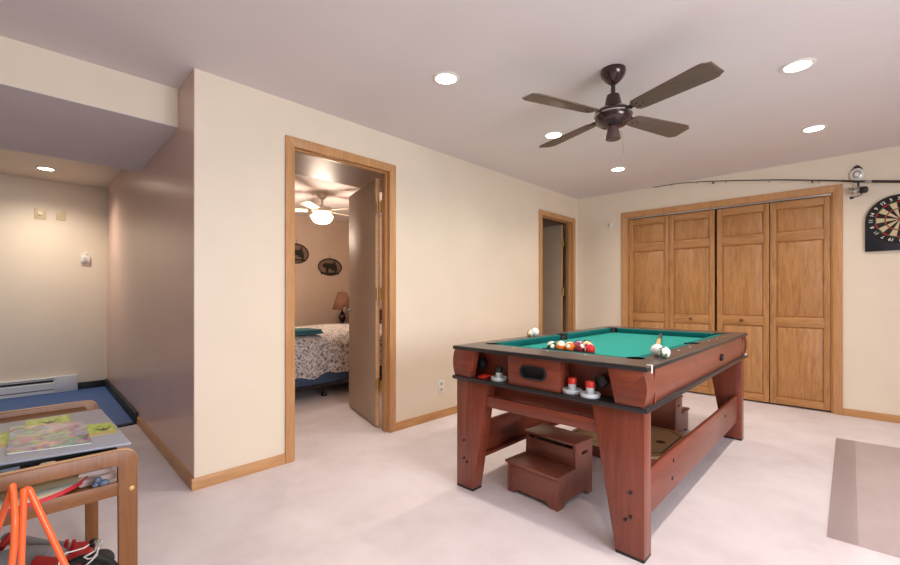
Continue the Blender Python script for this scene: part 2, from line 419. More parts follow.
# ------------------------------------------------------------------ pool table
PX, PY = -1.124, 2.805
TX0, TX1, TY0, TY1 = -1.644, -.598, 1.745, 3.865
pt = thing('pool_table', 'cherry wood pool table with green cloth and black trim standing on the carpet', 'pool table', (PX, PY, 0))
O = (PX, PY, 0)
def Pm(): return MB(O)
for sx in (-1, 1):
    for sy in (-1, 1):
        xo = PX+sx*(.508 if sx > 0 else .517); yo = PY+sy*1.035
        pts = [(xo, .012), (xo, .611), (xo-sx*.222, .611), (xo-sx*.118, .012)]
        lg = obj('leg', MB(O).prism(pts, 'y', yo, yo-sy*.078, .003), M['cherry_z'], pt)
        f = MB(O).box(min(xo, xo-sx*.118), max(xo, xo-sx*.118), min(yo, yo-sy*.078), max(yo, yo-sy*.078), 0, .013, .002)
        obj('foot_pad', f, M['black'], lg)
        for (dx, z) in ((.055, .27), (.055, .17), (.075, .152)):
            obj('bolt', MB(O).cyl((xo-sx*dx, yo-.004 if sy < 0 else yo, z), .0075, .004, 'y', 12), M['steel'], lg)
for sx in (-1, 1):
    xa, xb = PX+sx*.487, PX+sx*.467
    st = obj('stretcher', MB(O).box(min(xa, xb), max(xa, xb), TY0+.10, TY1-.10, .145, .335, .003), M['cherry_y'], pt)
    for (y, z) in ((2.22, .285), (2.20, .205), (3.33, .27)):
        x = PX+sx*.487; obj('bolt', MB(O).cyl((x if sx > 0 else x-.004, y, z), .009, .004, 'x', 12), M['steel'], st)
    lp = MB(O).box(min(PX+sx*.467, PX+sx*.43), max(PX+sx*.467, PX+sx*.43), TY0+.10, TY1-.10, .145, .16, .002)
    obj('ledge', lp, M['cherry_y'], st)
for yy in (TY0+.035, TY1-.055):
    obj('apron_rail', MB(O).box(PX-.425, PX+.425, yy, yy+.02, .480, .538, .002), M['cherry_x'], pt)
obj('under_cabinet', MB(O).box(PX-.37, PX+.300, TY0+.13, TY1-.13, .485, .612, .002), M['cherry_x'], pt)
obj('lower_trim', MB(O).box(TX0-.004, TX1+.004, TY0-.006, TY1+.006, .611, .63, .003), M['black'], pt)
# cabinet: long sides are slightly rounded
def side_prof(x, sx, z0=.63, z1=.778, bulge=.010):
    pr = [(x-sx*.02, z0), (x-sx*.003, z0)]
    for i in range(1, 8):
        t = i/8; pr.append((x-sx*.003+sx*bulge*math.sin(PI*t), z0+(z1-z0)*t))
    return pr+[(x-sx*.003, z1), (x-sx*.02, z1)]
for sx, x in ((-1, TX0+.012), (1, TX1-.012)):
    sp = obj('side_panel', MB(O).prism(side_prof(x, sx), 'y', TY0+.0455, TY1-.0455), M['cherry_y'], pt)
    xk = x+sx*.006
    for ys in (TY0+.047, TY1-.047):
        obj('seam', MB(O).prism(side_prof(x+sx*.0012, sx), 'y', ys-.001, ys+.001), M['black'], sp)
    obj('side_knob', MB(O).lathe([(.022, 0), (.024, sx*.008), (.018, sx*.014), (0, sx*.015)], (xk, 3.036, .697), 'x', 20), M['dark'], sp)
for sx in (-1, 1):
    for sy in (-1, 1):
        xo = PX+sx*.516; ye = TY0+.002 if sy < 0 else TY1-.002
        pr = [(xo-sx*.15, .778), (xo-sx*.118, .63)]
        for i in range(0, 9):
            t = i/8; pr.append((xo-sx*.004+sx*.014*math.sin(PI*t), .63+.148*t))
        obj('corner_block', MB(O).prism(pr, 'y', ye, ye-sy*.045, .003), M['cherry_x'], pt)
for sy in (-1, 1):
    yf = TY0+.012 if sy < 0 else TY1-.012; yb = yf-sy*.10
    obj('end_panel', MB(O).box(PX-.52, PX+.52, min(yb, yb-sy*.015), max(yb, yb-sy*.015), .63, .778), M['cherry_x'], pt)
    blk = obj('goal_block', MB(O).box(-1.275, -.985, min(yf, yf-sy*.088), max(yf, yf-sy*.088), .63, .778, .002), M['cherry_x'], pt)
    def pill(w, h, n=10):
        p = []
        for i in range(n+1): a = -PI/2+PI*i/n; p.append((-1.13+w+h*math.cos(a), .703+h*math.sin(a)))
        for i in range(n+1): a = PI/2+PI*i/n; p.append((-1.13-w+h*math.cos(a), .703+h*math.sin(a)))
        return p
    cut(blk, MB(O).prism(pill(.040, .030), 'y', yf+sy*.02, yf-sy*.07))
    ring = obj('goal_ring', MB(O).prism(pill(.043, .034), 'y', yf+sy*.004, yf-sy*.03, .002), M['dark'], blk)
    cut(ring, MB(O).prism(pill(.040, .025), 'y', yf+sy*.03, yf-sy*.05))
    lin_ = obj('goal_cup', MB(O).prism(pill(.040, .026), 'y', yf-sy*.026, yf-sy*.03), M['rubber'], blk)
    for kx in (-1.50, -.818):
        t = MB(O); yk = yf-sy*.10
        t.cyl((kx, yk+sy*.0 if sy < 0 else yk, .70), .010, sy*.022, 'y', 12)
        pts = []
        for i in range(30):
            a = 2*PI*i/30; r = .027*(1+.13*math.cos(5*a)); pts.append((kx+r*math.cos(a), .70+r*math.sin(a)))
        t.prism(pts, 'y', yk+sy*.018, yk+sy*.042, .003)
        obj('star_knob', t, M['dark'], pt)
# top rail with pocket bites
FX0, FX1, FY0, FY1 = -1.560, -.695, 1.935, 3.655     # inner edge of the wooden rail
mb = MB(O)
mb.prism([(TX0, TY0), (TX1, TY0), (FX1, FY0), (FX0, FY0)], 'z', .778, .796)
mb.prism([(TX0, TY1), (TX1, TY1), (FX1, FY1), (FX0, FY1)], 'z', .778, .796)
mb.prism([(TX0, TY0), (FX0, FY0), (FX0, FY1), (TX0, TY1)], 'z', .778, .796)
mb.prism([(TX1, TY0), (FX1, FY0), (FX1, FY1), (TX1, TY1)], 'z', .778, .796)
bmesh.ops.remove_doubles(mb.bm, verts=mb.bm.verts, dist=1e-5)
dele = [f for f in mb.bm.faces if abs(f.normal.z) < .1 and all(min(abs(v.co.x-TX0), abs(v.co.x-TX1), abs(v.co.x-FX0), abs(v.co.x-FX1)) < 1e-4 for v in f.verts) and len({(round(v.co.x, 3), round(v.co.y, 3)) for v in f.verts}) == 2 and max(abs(a.co.x-b2.co.x)*abs(a.co.y-b2.co.y) for a in f.verts for b2 in f.verts) > 1e-4]
bmesh.ops.delete(mb.bm, geom=dele, context='FACES_ONLY')
bmesh.ops.recalc_face_normals(mb.bm, faces=mb.bm.faces)
rail = obj('top_rail', mb, M['rail'], pt)
MIDY = (FY0+FY1)/2
pockets = [(FX0+.026, FY0+.026), (FX1-.026, FY0+.026), (FX0+.022, FY1-.022), (FX1-.022, FY1-.022), (FX0+.008, MIDY), (FX1-.008, MIDY)]
c = MB(O)
for (x, y) in pockets: c.cyl((x, y, .70), .042, .2, 'z', 28)
cut(rail, c)
obj('rail_edge', MB(O).box(TX0-.003, TX0+.004, TY0-.003, TY1+.003, .776, .790, .002).box(TX1-.004, TX1+.003, TY0-.003, TY1+.003, .776, .790, .002)
    .box(TX0, TX1, TY0-.004, TY0+.004, .776, .794, .002).box(TX0, TX1, TY1-.004, TY1+.004, .776, .794, .002), M['black'], rail)
def sight(x, y): obj('sight', MB(O).cyl((x, y, .7955), .0055, .0015, 'z', 12), M['white'], rail)
for i in (1, 2, 3):
    for y in (FY0-.035, FY1+.035): sight(-1.135+(i-2)*.205, y)
for i in (1, 2, 3, 5, 6, 7):
    for x in (FX0-.035, FX1+.035): sight(x, MIDY+(i-4)*.2075)
bed = MB(O).box(FX0-.06, FX1+.06, FY0-.06, FY1+.06, .745, .757)
bed = obj('playing_cloth', bed, M['felt'], pt)
c = MB(O)
for (x, y) in pockets: c.cyl((x, y, .70), .041, .2, 'z', 28)
cut(bed, c)
def cushion(a, b_, nrm):
    # a,b: ends along the rail's inner edge; nrm points into the table
    a = Vector(a); b_ = Vector(b_); n = Vector(nrm); d = (b_-a).normalized()
    pr = [(0, .757), (0, .7955), (.010, .7965), (.042, .794), (.042, .788), (.026, .757)]
    t = bmesh.new()
    A = []; B = []
    for u, z in pr:
        p = a+n*u+d*u*.75; q = b_+n*u-d*u*.75
        A.append(t.verts.new((p.x, p.y, z))); B.append(t.verts.new((q.x, q.y, z)))
    t.faces.new(A); t.faces.new(B)
    for i in range(len(pr)): t.faces.new((A[i], A[(i+1) % len(pr)], B[(i+1) % len(pr)], B[i]))
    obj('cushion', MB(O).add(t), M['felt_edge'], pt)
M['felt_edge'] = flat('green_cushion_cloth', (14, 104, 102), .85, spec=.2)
g = .055
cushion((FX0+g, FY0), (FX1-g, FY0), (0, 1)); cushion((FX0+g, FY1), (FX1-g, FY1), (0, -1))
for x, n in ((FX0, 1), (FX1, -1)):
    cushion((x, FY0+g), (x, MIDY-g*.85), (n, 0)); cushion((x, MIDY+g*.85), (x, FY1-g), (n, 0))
for (x, y) in pockets:
    m_ = MB(O).lathe([(.042, .7955), (.0425, .700), (.028, .69), (.0, .69), (.0, .692), (.027, .692), (.040, .702), (.0395, .7955)], (x, y, 0), 'z', 28)
    obj('pocket', m_, M['rubber'], pt)
for (x, y) in ((TX1-.004, TY0+.045),):
    obj('cover_clip', MB(O).box(x-.012, x+.010, y-.006, y+.006, .7965, .7995, .001).box(x+.006, x+.010, y-.006, y+.006, .765, .799, .001), M['white'], pt)
obj('cover_clip', MB(O).box(TX1-.008, TX1+.0045, TY1-.055, TY1-.045, .63, .643, .001), M['white'], pt)

# balls
def ball_mats():
    cols = {1: (236, 190, 40), 2: (30, 50, 140), 3: (206, 44, 40), 4: (86, 40, 110), 5: (238, 120, 40), 6: (24, 96, 76), 7: (132, 30, 44), 8: (18, 18, 20)}
    out = {}
    for k in range(1, 16):
        c = cols[k if k <= 8 else k-8]
        m, nt, b = newmat('billiard_ball_surface'); b.inputs['Roughness'].default_value = .08
        tc = nt.nodes.new('ShaderNodeTexCoord'); sp = nt.nodes.new('ShaderNodeSeparateXYZ'); nt.links.new(tc.outputs['Object'], sp.inputs[0])
        ab = nt.nodes.new('ShaderNodeMath'); ab.operation = 'ABSOLUTE'; nt.links.new(sp.outputs['Z'], ab.inputs[0])
        lt = nt.nodes.new('ShaderNodeMath'); lt.operation = 'LESS_THAN'; nt.links.new(ab.outputs[0], lt.inputs[0]); lt.inputs[1].default_value = .015 if k > 8 else 1
        ax = nt.nodes.new('ShaderNodeMath'); ax.operation = 'ABSOLUTE'; nt.links.new(sp.outputs['X'], ax.inputs[0])
        gt = nt.nodes.new('ShaderNodeMath'); gt.operation = 'LESS_THAN'; nt.links.new(ax.outputs[0], gt.inputs[0]); gt.inputs[1].default_value = .0255
        mu = nt.nodes.new('ShaderNodeMath'); mu.operation = 'MULTIPLY'; nt.links.new(lt.outputs[0], mu.inputs[0]); nt.links.new(gt.outputs[0], mu.inputs[1])
        mx = nt.nodes.new('ShaderNodeMix'); mx.data_type = 'RGBA'
        nt.links.new(mu.outputs[0], mx.inputs[0]); mx.inputs[6].default_value = lin((238, 232, 216)); mx.inputs[7].default_value = lin(c)
        nt.links.new(mx.outputs[2], b.inputs['Base Color']); out[k] = m
    return out
BM = ball_mats()
R = .0285
CN = {1: 'yellow', 2: 'blue', 3: 'red', 4: 'purple', 5: 'orange', 6: 'green', 7: 'maroon'}
rows = [[14, 13, 5, 7, 3], [9, 12, 4, 10], [6, 11, 1], [2, 15], [8]]   # front row first, left to right
rng = random.Random(3)
WH = ['front row of the rack', 'second row of the rack', 'middle row of the rack', 'fourth row of the rack', 'far tip of the rack']
y0 = 2.182; bx = -1.158
for ri, row in enumerate(rows):
    for ci, k in enumerate(row):
        x = bx+(ci-(len(row)-1)/2)*.0578; y = y0+ri*.0502
        mb = MB().sphere((0, 0, 0), R, u=24, v=16)
        o = obj('pool_ball', mb, BM[k], loc=(x, y, .757+R)); o.rotation_euler = (rng.uniform(-.9, .9), rng.uniform(-.7, .7), rng.uniform(0, 6))
        nm = 'solid black' if k == 8 else (('solid '+CN[k]) if k < 8 else 'white and '+CN[k-8]+' striped')
        tag(o, '%s pool ball in the %s' % (nm, WH[ri]), 'pool ball', 'pool balls racked in a triangle')
rk = MB()
a_ = 1.0
L0, R0, TP = (bx-.16, y0-.034), (bx+.16, y0-.034), (bx, y0+.246)
def off(p, q, r, d):   # inner offset by moving towards the centroid
    c = ((p[0]+q[0]+r[0])/3, (p[1]+q[1]+r[1])/3); v = Vector((p[0]-c[0], p[1]-c[1])); n = v.length; v *= (n-d)/n; return (c[0]+v.x, c[1]+v.y)
tri = [L0, R0, TP]
for i in range(3):
    p, q, r = tri[i], tri[(i+1) % 3], tri[(i+2) % 3]
    rk.prism([p, q, off(q, p, r, .013), off(p, q, r, .013)], 'z', .758, .775, .0015)
tag(obj('ball_rack', rk, M['rubber']), 'black triangular rack around the pool balls on the green cloth', 'ball rack')
cueb = flat('cue_ball_surface', (244, 242, 238), .12)
def spot_ball(name, loc, col, spots, label, r=.0285, s=(1, 1, 1)):
    m, nt, b = newmat(name+'_surface'); b.inputs['Roughness'].default_value = .2
    n = noise(nt, coords(nt), 42, 2); nt.links.new(ramp(nt, n.outputs['Fac'], [(.0, spots), (.42, spots), (.5, col), (1, col)]), b.inputs['Base Color'])
    tag(obj(name, MB().sphere((0, 0, 0), r, s, 24, 16), m, loc=loc), label, 'ball')
spot_ball('white_ball', (-.668, 2.085, .796+.0285), (244, 242, 240), (225, 225, 228), 'plain white ball resting on the right rail of the pool table', .0285)
spot_ball('marked_ball', (-.627, 2.048, .796+.026), (232, 232, 220), (92, 126, 104), 'white ball with green markings beside the plain white ball on the right rail', .026)
spot_ball('white_ball', (-1.612, 2.535, .796+.0285), (244, 246, 248), (206, 222, 228), 'plain white ball resting on the left rail of the pool table', .0285)
spot_ball('marked_ball', (-1.606, 2.462, .796+.022), (226, 214, 180), (120, 112, 70), 'smaller cream ball with olive marks on the left rail', .022)
# cue stick
a = Vector((-.752, 2.31, .757+.0163)); b_ = Vector((-1.120, 3.58, .757+.0120)); d = b_-a
cue = thing('cue_stick', 'wooden pool cue lying lengthwise on the green cloth with its pale end nearest', 'cue stick', a)
def seg(t0, t1, r0, r1, mat, nm):
    obj(nm, MB().tube([d*t0, d*((t0+t1)/2), d*t1], r0, 14, r_end=r1), mat, cue)
M['cue_pale'] = flat('pale_maple', (214, 190, 138), .35, var=8, vs=12); M['cue_dark'] = flat('dark_stained_maple', (96, 74, 66), .35)
seg(0, .62, .0160, .0125, M['cue_pale'], 'butt'); seg(.62, .985, .0125, .0085, M['cue_dark'], 'shaft'); seg(.985, 1, .0085, .007, M['rubber'], 'tip')

# air hockey pushers and puck on the ledge
def pusher(x, y, cap, label):
    o = thing('air_hockey_pusher', label, 'air hockey pusher', (x, y, .63), 0, None)
    obj('base', MB().lathe([(.040, 0), (.043, .003), (.044, .016), (.041, .019), (.036, .018), (.034, .012), (.02, .011)], seg=32), M['pusher'], o)
    obj('post', MB().lathe([(.019, .010), (.018, .02), (.018, .045), (.016, .046)], seg=24), M['pusher'], o)
    obj('handle_cap', MB().lathe([(.018, .042), (.020, .044), (.0205, .066), (.018, .070), (0, .071)], seg=24), cap, o)
pusher(-1.364, 1.800, M['dark'], 'white air hockey pusher with a black cap on the left ledge of the pool table')
pusher(-.946, 1.800, M['red'], 'red capped air hockey pusher nearer the oval opening on the table end')
pusher(-.852, 1.786, M['red'], 'red capped air hockey pusher beside the right star knob')
o = tag(obj('hockey_puck', MB().lathe([(.034, 0), (.037, .002), (.037, .006), (.034, .008), (.02, .008), (.018, .006)], seg=28).lathe([(.032, .008), (.035, .010), (.035, .014), (.032, .016), (0, .016)], (.012, .006, 0), seg=28), M['red'], loc=(-1.470, 1.805, .63)), 'flat red air hockey puck lying on the left ledge of the pool table', 'puck')

# ------------------------------------------------------------------ step stools
def step_stool(label, loc, rz, sticker=False):
    w = .322; t = .016; D = .335; h1, h2 = .158, .287; d1 = .165
    o = thing('step_stool', label, 'step stool', loc, rz)
    for sx in (-1, 1):
        xa = sx*w/2; xb = xa-sx*t
        pr = [(0, 0), (.05, 0), (.062, .018), (.08, .030), (D-.08, .030), (D-.062, .018), (D-.05, 0), (D, 0), (D, h2), (d1, h2), (d1, h1), (0, h1)]
        s = obj('side_panel', MB().prism(pr, 'x', xa, xb, .0015), M['brown_z'], o)
        yc, zc = (d1+D)/2+.005, .235
        pl = []
        for i in range(9): a = -PI/2+PI*i/8; pl.append((yc+.022+.009*math.cos(a), zc+.009*math.sin(a)))
        for i in range(9): a = PI/2+PI*i/8; pl.append((yc-.022+.009*math.cos(a), zc+.009*math.sin(a)))
        cut(s, MB().prism(pl, 'x', xa+sx*.01, xb-sx*.01))
    fr = [(-w/2, 0), (-w/2+.045, 0), (-w/2+.056, .018), (-w/2+.075, .026), (w/2-.075, .026), (w/2-.056, .018), (w/2-.045, 0), (w/2, 0), (w/2, h1), (-w/2, h1)]
    fr = [(max(-w/2+t, min(w/2-t, x)), z) for x, z in fr]
    obj('lower_front', MB().prism(fr, 'y', -.0, .014, .001), M['brown_x'], o)
    fr2 = [(-w/2+.0005, 0), (-w/2+.0005, h1), (-w/2+.02, h1), (-w/2+.02, 0)]
    obj('upper_front', MB().box(-w/2+t, w/2-t, d1, d1+.014, h1-.02, h2-.022, .001), M['brown_x'], o)
    obj('hand_slot', MB().box(-w/2+.06, w/2-.06, d1+.016, d1+.018, h2-.026, h2-.001), M['rubber'], o)
    obj('back_panel', MB().box(-w/2+t, w/2-t, D-.014, D, .03, h2, .001), M['brown_x'], o)
    obj('lower_tread', MB().box(-w/2-.008, w/2+.008, -.014, d1+.002, h1, h1+.016, .004), M['brown_x'], o)
    obj('lid', MB().box(-w/2-.006, w/2+.006, d1-.012, D+.006, h2, h2+.014, .004), M['brown_x'], o)
    if sticker:
        obj('sticker', MB().box(.065, .105, D, D+.0012, .19, .265), M['white'], o, label='small white paper sticker')
    return o
# first stool: front towards the camera side; second turned round, its back with a sticker showing
step_stool('brown wooden step stool under the near end of the pool table', (-1.236, 1.908, 0), math.radians(-4))
step_stool('brown wooden step stool under the far end of the pool table, back turned', (-1.140, 3.790, 0), math.radians(180), True)
# octagonal game board on a low box between the stools
gb = thing('carrom_board', 'octagonal tan game board with a green border line lying under the pool table', 'game board', (-1.17, 3.03, 0))
S, K = .33, .09
def octa(s, k): return [(-s+k, -s), (s-k, -s), (s, -s+k), (s, s-k), (s-k, s), (-s+k, s), (-s, s-k), (-s, -s+k)]
M['gbtan'] = flat('tan_game_board', (220, 186, 138), .45, var=5, vs=8)
obj('board_frame', MB().prism(octa(S-.02, K), 'z', 0, .078, .003), M['brown_x'], gb)
obj('board_top', MB().prism(octa(S, K), 'z', .078, .096, .003), M['gbtan'], gb)
M['gbgreen'] = flat('dark_green_line_paint', (36, 62, 50), .5)
ln = MB(); oo, ii = octa(S-.035, K), octa(S-.043, K-.003)
t = bmesh.new(); A = [t.verts.new((x, y, .0966)) for x, y in oo]; B = [t.verts.new((x, y, .0966)) for x, y in ii]
for q in range(8): t.faces.new((A[q], A[(q+1) % 8], B[(q+1) % 8], B[q]))
ln.add(t); obj('border_line', ln, M['gbgreen'], gb)
ln = MB()
for (x, y) in ((S-.11, 0), (-S+.11, 0), (0, S-.11), (0, -S+.11)):
    ln.lathe([(.030, .0961), (.030, .0968), (.026, .0968), (.026, .0961)], (x, y, 0), seg=28); ln.lathe([(.018, .0961), (.018, .0968), (0, .0968)], (x, y, 0), seg=6)
obj('emblem', ln, flat('brown_print', (132, 92, 52), .5), gb)

# ------------------------------------------------------------------ things on the closet wall
# dartboard in its cabinet back
DX, DZ = .262, 1.715
db = thing('dartboard', 'round black and cream dartboard with red and green rings on the closet wall', 'dartboard', (DX, WB, DZ))
bk = [(-.212, -.258), (.212, -.258), (.212, 0)]+[(.212*math.cos(a*PI/18), .212*math.sin(a*PI/18)) for a in range(1, 19)]
obj('backing', MB().prism(bk, 'y', -.03, 0, .004), flat('dark_navy_plastic', (24, 26, 38), .3), db)
cols = {'k': (22, 22, 24), 'c': (206, 188, 150), 'r': (176, 40, 40), 'g': (36, 96, 62)}
bm_ = {k: flat('dartboard_'+{'k': 'black', 'c': 'cream', 'r': 'red', 'g': 'green'}[k], v, .8) for k, v in cols.items()}
obj('board_body', MB().lathe([(.200, -.03), (.202, -.034), (.202, -.042), (.198, -.044), (0, -.044)], (0, 0, 0), 'y', 60), bm_['k'], db)
mbf = MB()
for r0, r1, even, odd in ((.016, .085, 0, 1), (.085, .094, 2, 3), (.094, .143, 0, 1), (.143, .152, 2, 3)):
    for sct in range(20):
        t = bmesh.new()
        for q in range(3):
            a0 = 2*PI*(sct-.5+q/3)/20; a1 = 2*PI*(sct-.5+(q+1)/3)/20
            t.faces.new([t.verts.new((r*math.sin(a), -.0446, r*math.cos(a))) for r, a in ((r0, a0), (r1, a0), (r1, a1), (r0, a1))])
        bmesh.ops.remove_doubles(t, verts=t.verts, dist=1e-6)
        mbf.add(t, odd if sct % 2 else even)
bmesh.ops.remove_doubles(mbf.bm, verts=mbf.bm.verts, dist=1e-5)
obj('scoring_face', mbf, [bm_['k'], bm_['c'], bm_['r'], bm_['g']], db)
obj('bullseye', MB().lathe([(.014, -.044), (.014, -.0455), (0, -.0455)], (0, 0, 0), 'y', 20), bm_['r'], db)
nums = [20, 1, 18, 4, 13, 6, 10, 15, 2, 17, 3, 19, 7, 16, 8, 11, 14, 9, 12, 5]
M['numwhite'] = flat('white_number_paint', (226, 224, 220), .5)
for s, n_ in enumerate(nums):
    cu = bpy.data.curves.new('num', 'FONT'); cu.body = str(n_); cu.size = .034; cu.align_x = 'CENTER'; cu.align_y = 'CENTER'; cu.extrude = .0006; cu.offset = .0008
    ob = bpy.data.objects.new('num', cu); C.objects.link(ob); bpy.context.view_layer.update()
    me = bpy.data.meshes.new_from_object(ob.evaluated_get(bpy.context.evaluated_depsgraph_get())); bpy.data.objects.remove(ob); bpy.data.curves.remove(cu)
    a = 2*PI*s/20
    me.transform(Matrix.Translation((.175*math.sin(a), -.0447, .175*math.cos(a))) @ Matrix.Rotation(a, 4, 'Y') @ Matrix.Rotation(PI/2, 4, 'X'))
    me.name = 'number'; me.materials.append(M['numwhite'])
    o = bpy.data.objects.new('number', me); C.objects.link(o); o.parent = db
# fishing rod resting on two pegs
ry = WB-.055
rod = thing('fishing_rod', 'long dark fishing rod mounted high on the wall above the closet', 'fishing rod', (0, ry, 2.06))
def rz_(x):
    pts = [(-1.70, 2.318), (-1.45, 2.318), (-1.22, 2.297), (-.9, 2.25), (-.54, 2.19), (-.2, 2.12), (0, 2.075), (.3, 2.018), (.75, 1.93)]
    for (a, za), (b2, zb) in zip(pts, pts[1:]):
        if a <= x <= b2:
            return za+(zb-za)*(x-a)/(b2-a)
    return pts[-1][1]
def rp(x): return (x, 0, rz_(x)-2.06)
xs_ = [-1.70+i*(1.60/16) for i in range(17)]
M['rodm'] = flat('dark_brown_rod', (58, 38, 34), .3)
obj('rod_blank', MB().tube([rp(x) for x in xs_], .0034, 8, r_end=.007), M['rodm'], rod)
obj('grip', MB().tube([rp(x) for x in (-.10, .0, .05)], .009, 12).tube([rp(x) for x in (.09, .2, .4, .6, .72)], .0115, 12), flat('dark_cork_grip', (44, 26, 26), .6), rod)
obj('reel_seat', MB().tube([rp(x) for x in (.04, .07, .10)], .0085, 12), M['silver'], rod)
for x in (-1.66, -1.5, -1.25, -.98, -.62, -.25):
    p = Vector(rp(x)); r = .006+.004*(x+1.7)
    pts = [p+Vector((0, 0, -r-.003))+Vector((r*math.cos(q*PI/6)*.4, r*math.cos(q*PI/6)*.9, r*math.sin(q*PI/6))) for q in range(12)]
    obj('line_guide', MB().tube(pts, .0012, 6, closed=True), M['steel'], rod)
def reel(parent, body, cx, cz, s=1, crank=True):
    f = MB(); f.cyl((cx-.008*s, 0, cz-.042*s), .005*s, .045*s, 'z', 10); f.box(cx-.03*s, cx+.03*s, -.006*s, .006*s, cz+.000*s, cz+.005*s, .001)
    o = obj('reel_foot', f, body, parent)
    obj('reel_body', MB().lathe([(.008*s, .035*s), (.018*s, .03*s), (.022*s, .01*s), (.020*s, -.002*s)], (cx, 0, cz-.05*s), 'x', 20), body, parent)
    obj('spool', MB().lathe([(.020*s, -.004*s), (.026*s, -.006*s), (.024*s, -.012*s), (.019*s, -.014*s), (.019*s, -.030*s), (.025*s, -.033*s), (.022*s, -.038*s), (0, -.040*s)], (cx, 0, cz-.05*s), 'x', 24), M['silver'], parent)
    if crank:
        obj('reel_handle', MB().tube([(cx+.012*s, -.02*s, cz-.05*s), (cx+.012*s, -.035*s, cz-.055*s), (cx+.004*s, -.037*s, cz-.085*s), (cx-.03*s, -.037*s, cz-.095*s)], .003*s, 8).cyl((cx-.046*s, -.037*s, cz-.096*s), .008*s, .018*s, 'x', 12), M['dark'], parent)
        obj('bail_wire', MB().tube([(cx-.02*s, -.024*s, cz-.05*s), (cx-.045*s, -.020*s, cz-.035*s), (cx-.05*s, .0, cz-.025*s), (cx-.045*s, .020*s, cz-.035*s), (cx-.02*s, .024*s, cz-.05*s)], .0018*s, 6), M['dark'], parent)
reel(rod, M['dark'], .02, 2.066-2.06, 1.45)
for x in (-1.1, -.3, .55):
    pg = MB().box(x-.006, x+.006, .0, .055, rz_(x)-2.06-.016, rz_(x)-2.06-.008)
    obj('wall_peg', pg, M['steel'], rod)
# silver reel hung just above the rod
rl = thing('fishing_reel', 'small silver and white fishing reel hung on the wall just above the rod', 'fishing reel', (.0, WB, 2.140))
rl.scale = (1.15, 1, 1.35)
obj('reel_body', MB().lathe([(.036, 0), (.040, -.006), (.042, -.022), (.036, -.032), (.014, -.036), (.012, -.042), (0, -.043)], (0, 0, 0), 'y', 32), M['white'], rl)
obj('spool_face', MB().lathe([(.026, -.033), (.027, -.038), (.020, -.040), (.018, -.036)], (0, 0, 0), 'y', 28), M['silver'], rl)
obj('reel_foot', MB().box(-.012, .012, -.02, -.004, .030, .052, .003).tube([(-.03, -.012, .030), (-.018, -.012, .048), (0, -.012, .062), (.018, -.012, .048), (.03, -.012, .030)], .004, 8), M['steel'], rl)
# small white sensor beside the closet
se = thing('wall_sensor', 'small white rounded sensor on the wall between narrow doorway and closet', 'sensor', (-2.205, WB, 1.951))
obj('sensor_body', MB().lathe([(.026, 0), (.027, -.008), (.022, -.030), (.012, -.040), (0, -.042)], (0, 0, 0), 'y', 24), M['white'], se)
obj('sensor_foot', MB().box(-.012, .012, -.012, 0, -.048, -.018, .003), M['white'], se)
# outlet on the door wall
ol = thing('wall_outlet', 'white electrical outlet low on the wall between tall doorway and pool table', 'outlet', (WA, 2.655, .272))
obj('cover_plate', MB().box(0, .006, -.035, .035, -.057, .057, .003), M['white'], ol)
for z in (-.025, .025):
    s_ = obj('socket', MB().box(.006, .0075, -.016, .016, z-.014, z+.014, .0006), flat('pale_green_grey_plastic', (186, 190, 178), .4), ol)
    [obj('slot', MB().box(.0074, .0077, y-.001, y+.001, z-.004, z+.006), M['steel'], s_) for y in (-.006, .006)]

# ------------------------------------------------------------------ passage on the left
WPX = XF
pl = thing('wall_dimmer', 'tan wall plate with a pale rotary dimmer, left of two on the far wall', 'wall switch', (XF, .254, 1.958))
obj('cover_plate', MB().box(0, .006, -.047, .047, -.058, .058, .003), M['ivory'], pl)
obj('dial', MB().lathe([(.022, .006), (.021, .02), (.016, .022), (0, .022)], (0, 0, .004), 'x', 24), flat('cream_dial', (236, 224, 196), .35), pl)
pl = thing('blank_wall_plate', 'plain tan wall plate right of the dimmer on the far wall', 'wall plate', (XF, .422, 1.965))
obj('cover_plate', MB().box(0, .006, -.040, .040, -.055, .055, .003), M['ivory'], pl)
obj('screw', MB().cyl((.006, 0, -.04), .003, .001, 'x', 8).cyl((.006, 0, .04), .003, .001, 'x', 8), M['brass'], pl)
th = thing('thermostat', 'white wall thermostat on the far passage wall above the heater', 'thermostat', (XF, .626, 1.505))
obj('housing', MB().box(0, .034, -.037, .037, -.055, .028, .004), M['white'], th)
obj('sensor_cap', MB().box(0, .026, -.016, .016, .028, .066, .004), M['white'], th)
obj('dial', MB().lathe([(.022, .034), (.020, .042), (0, .043)], (0, 0, -.012), 'x', 20), flat('light_grey_dial', (206, 200, 196), .35), th)
obj('vent_slot', MB().box(.0335, .0345, -.03, .03, -.050, -.044), M['steel'], th)
ht = thing('baseboard_heater', 'long white electric baseboard heater along the far wall above the blue mat', 'heater', (XF, -.6, 0))
Y0, Y1 = -.95, 1.156
obj('housing', MB().prism([(0, .012), (.062, .012), (.062, .045), (.054, .047), (.054, .052), (.066, .055), (.066, .118), (.058, .124), (.058, .128), (.044, .150), (.044, .160), (.058, .172), (.050, .183), (0, .183)], 'y', Y0, Y1-.19), M['heater'], ht)
obj('end_cap', MB().box(0, .067, Y1-.19, Y1, .010, .184, .003), M['heater'], ht)
obj('grille_slot', MB().box(.0555, .0572, Y0+.02, Y1-.2, .0465, .0535).box(.046, .0595, Y0+.02, Y1-.2, .130, .150), M['rubber'], ht)
mt = MB().prism([(-4.36, -3.1), (-4.36, pwy(-4.36)-.024), (XF+.004, pwy(XF)-.024), (XF+.004, -3.1)], 'z', .0, .012)
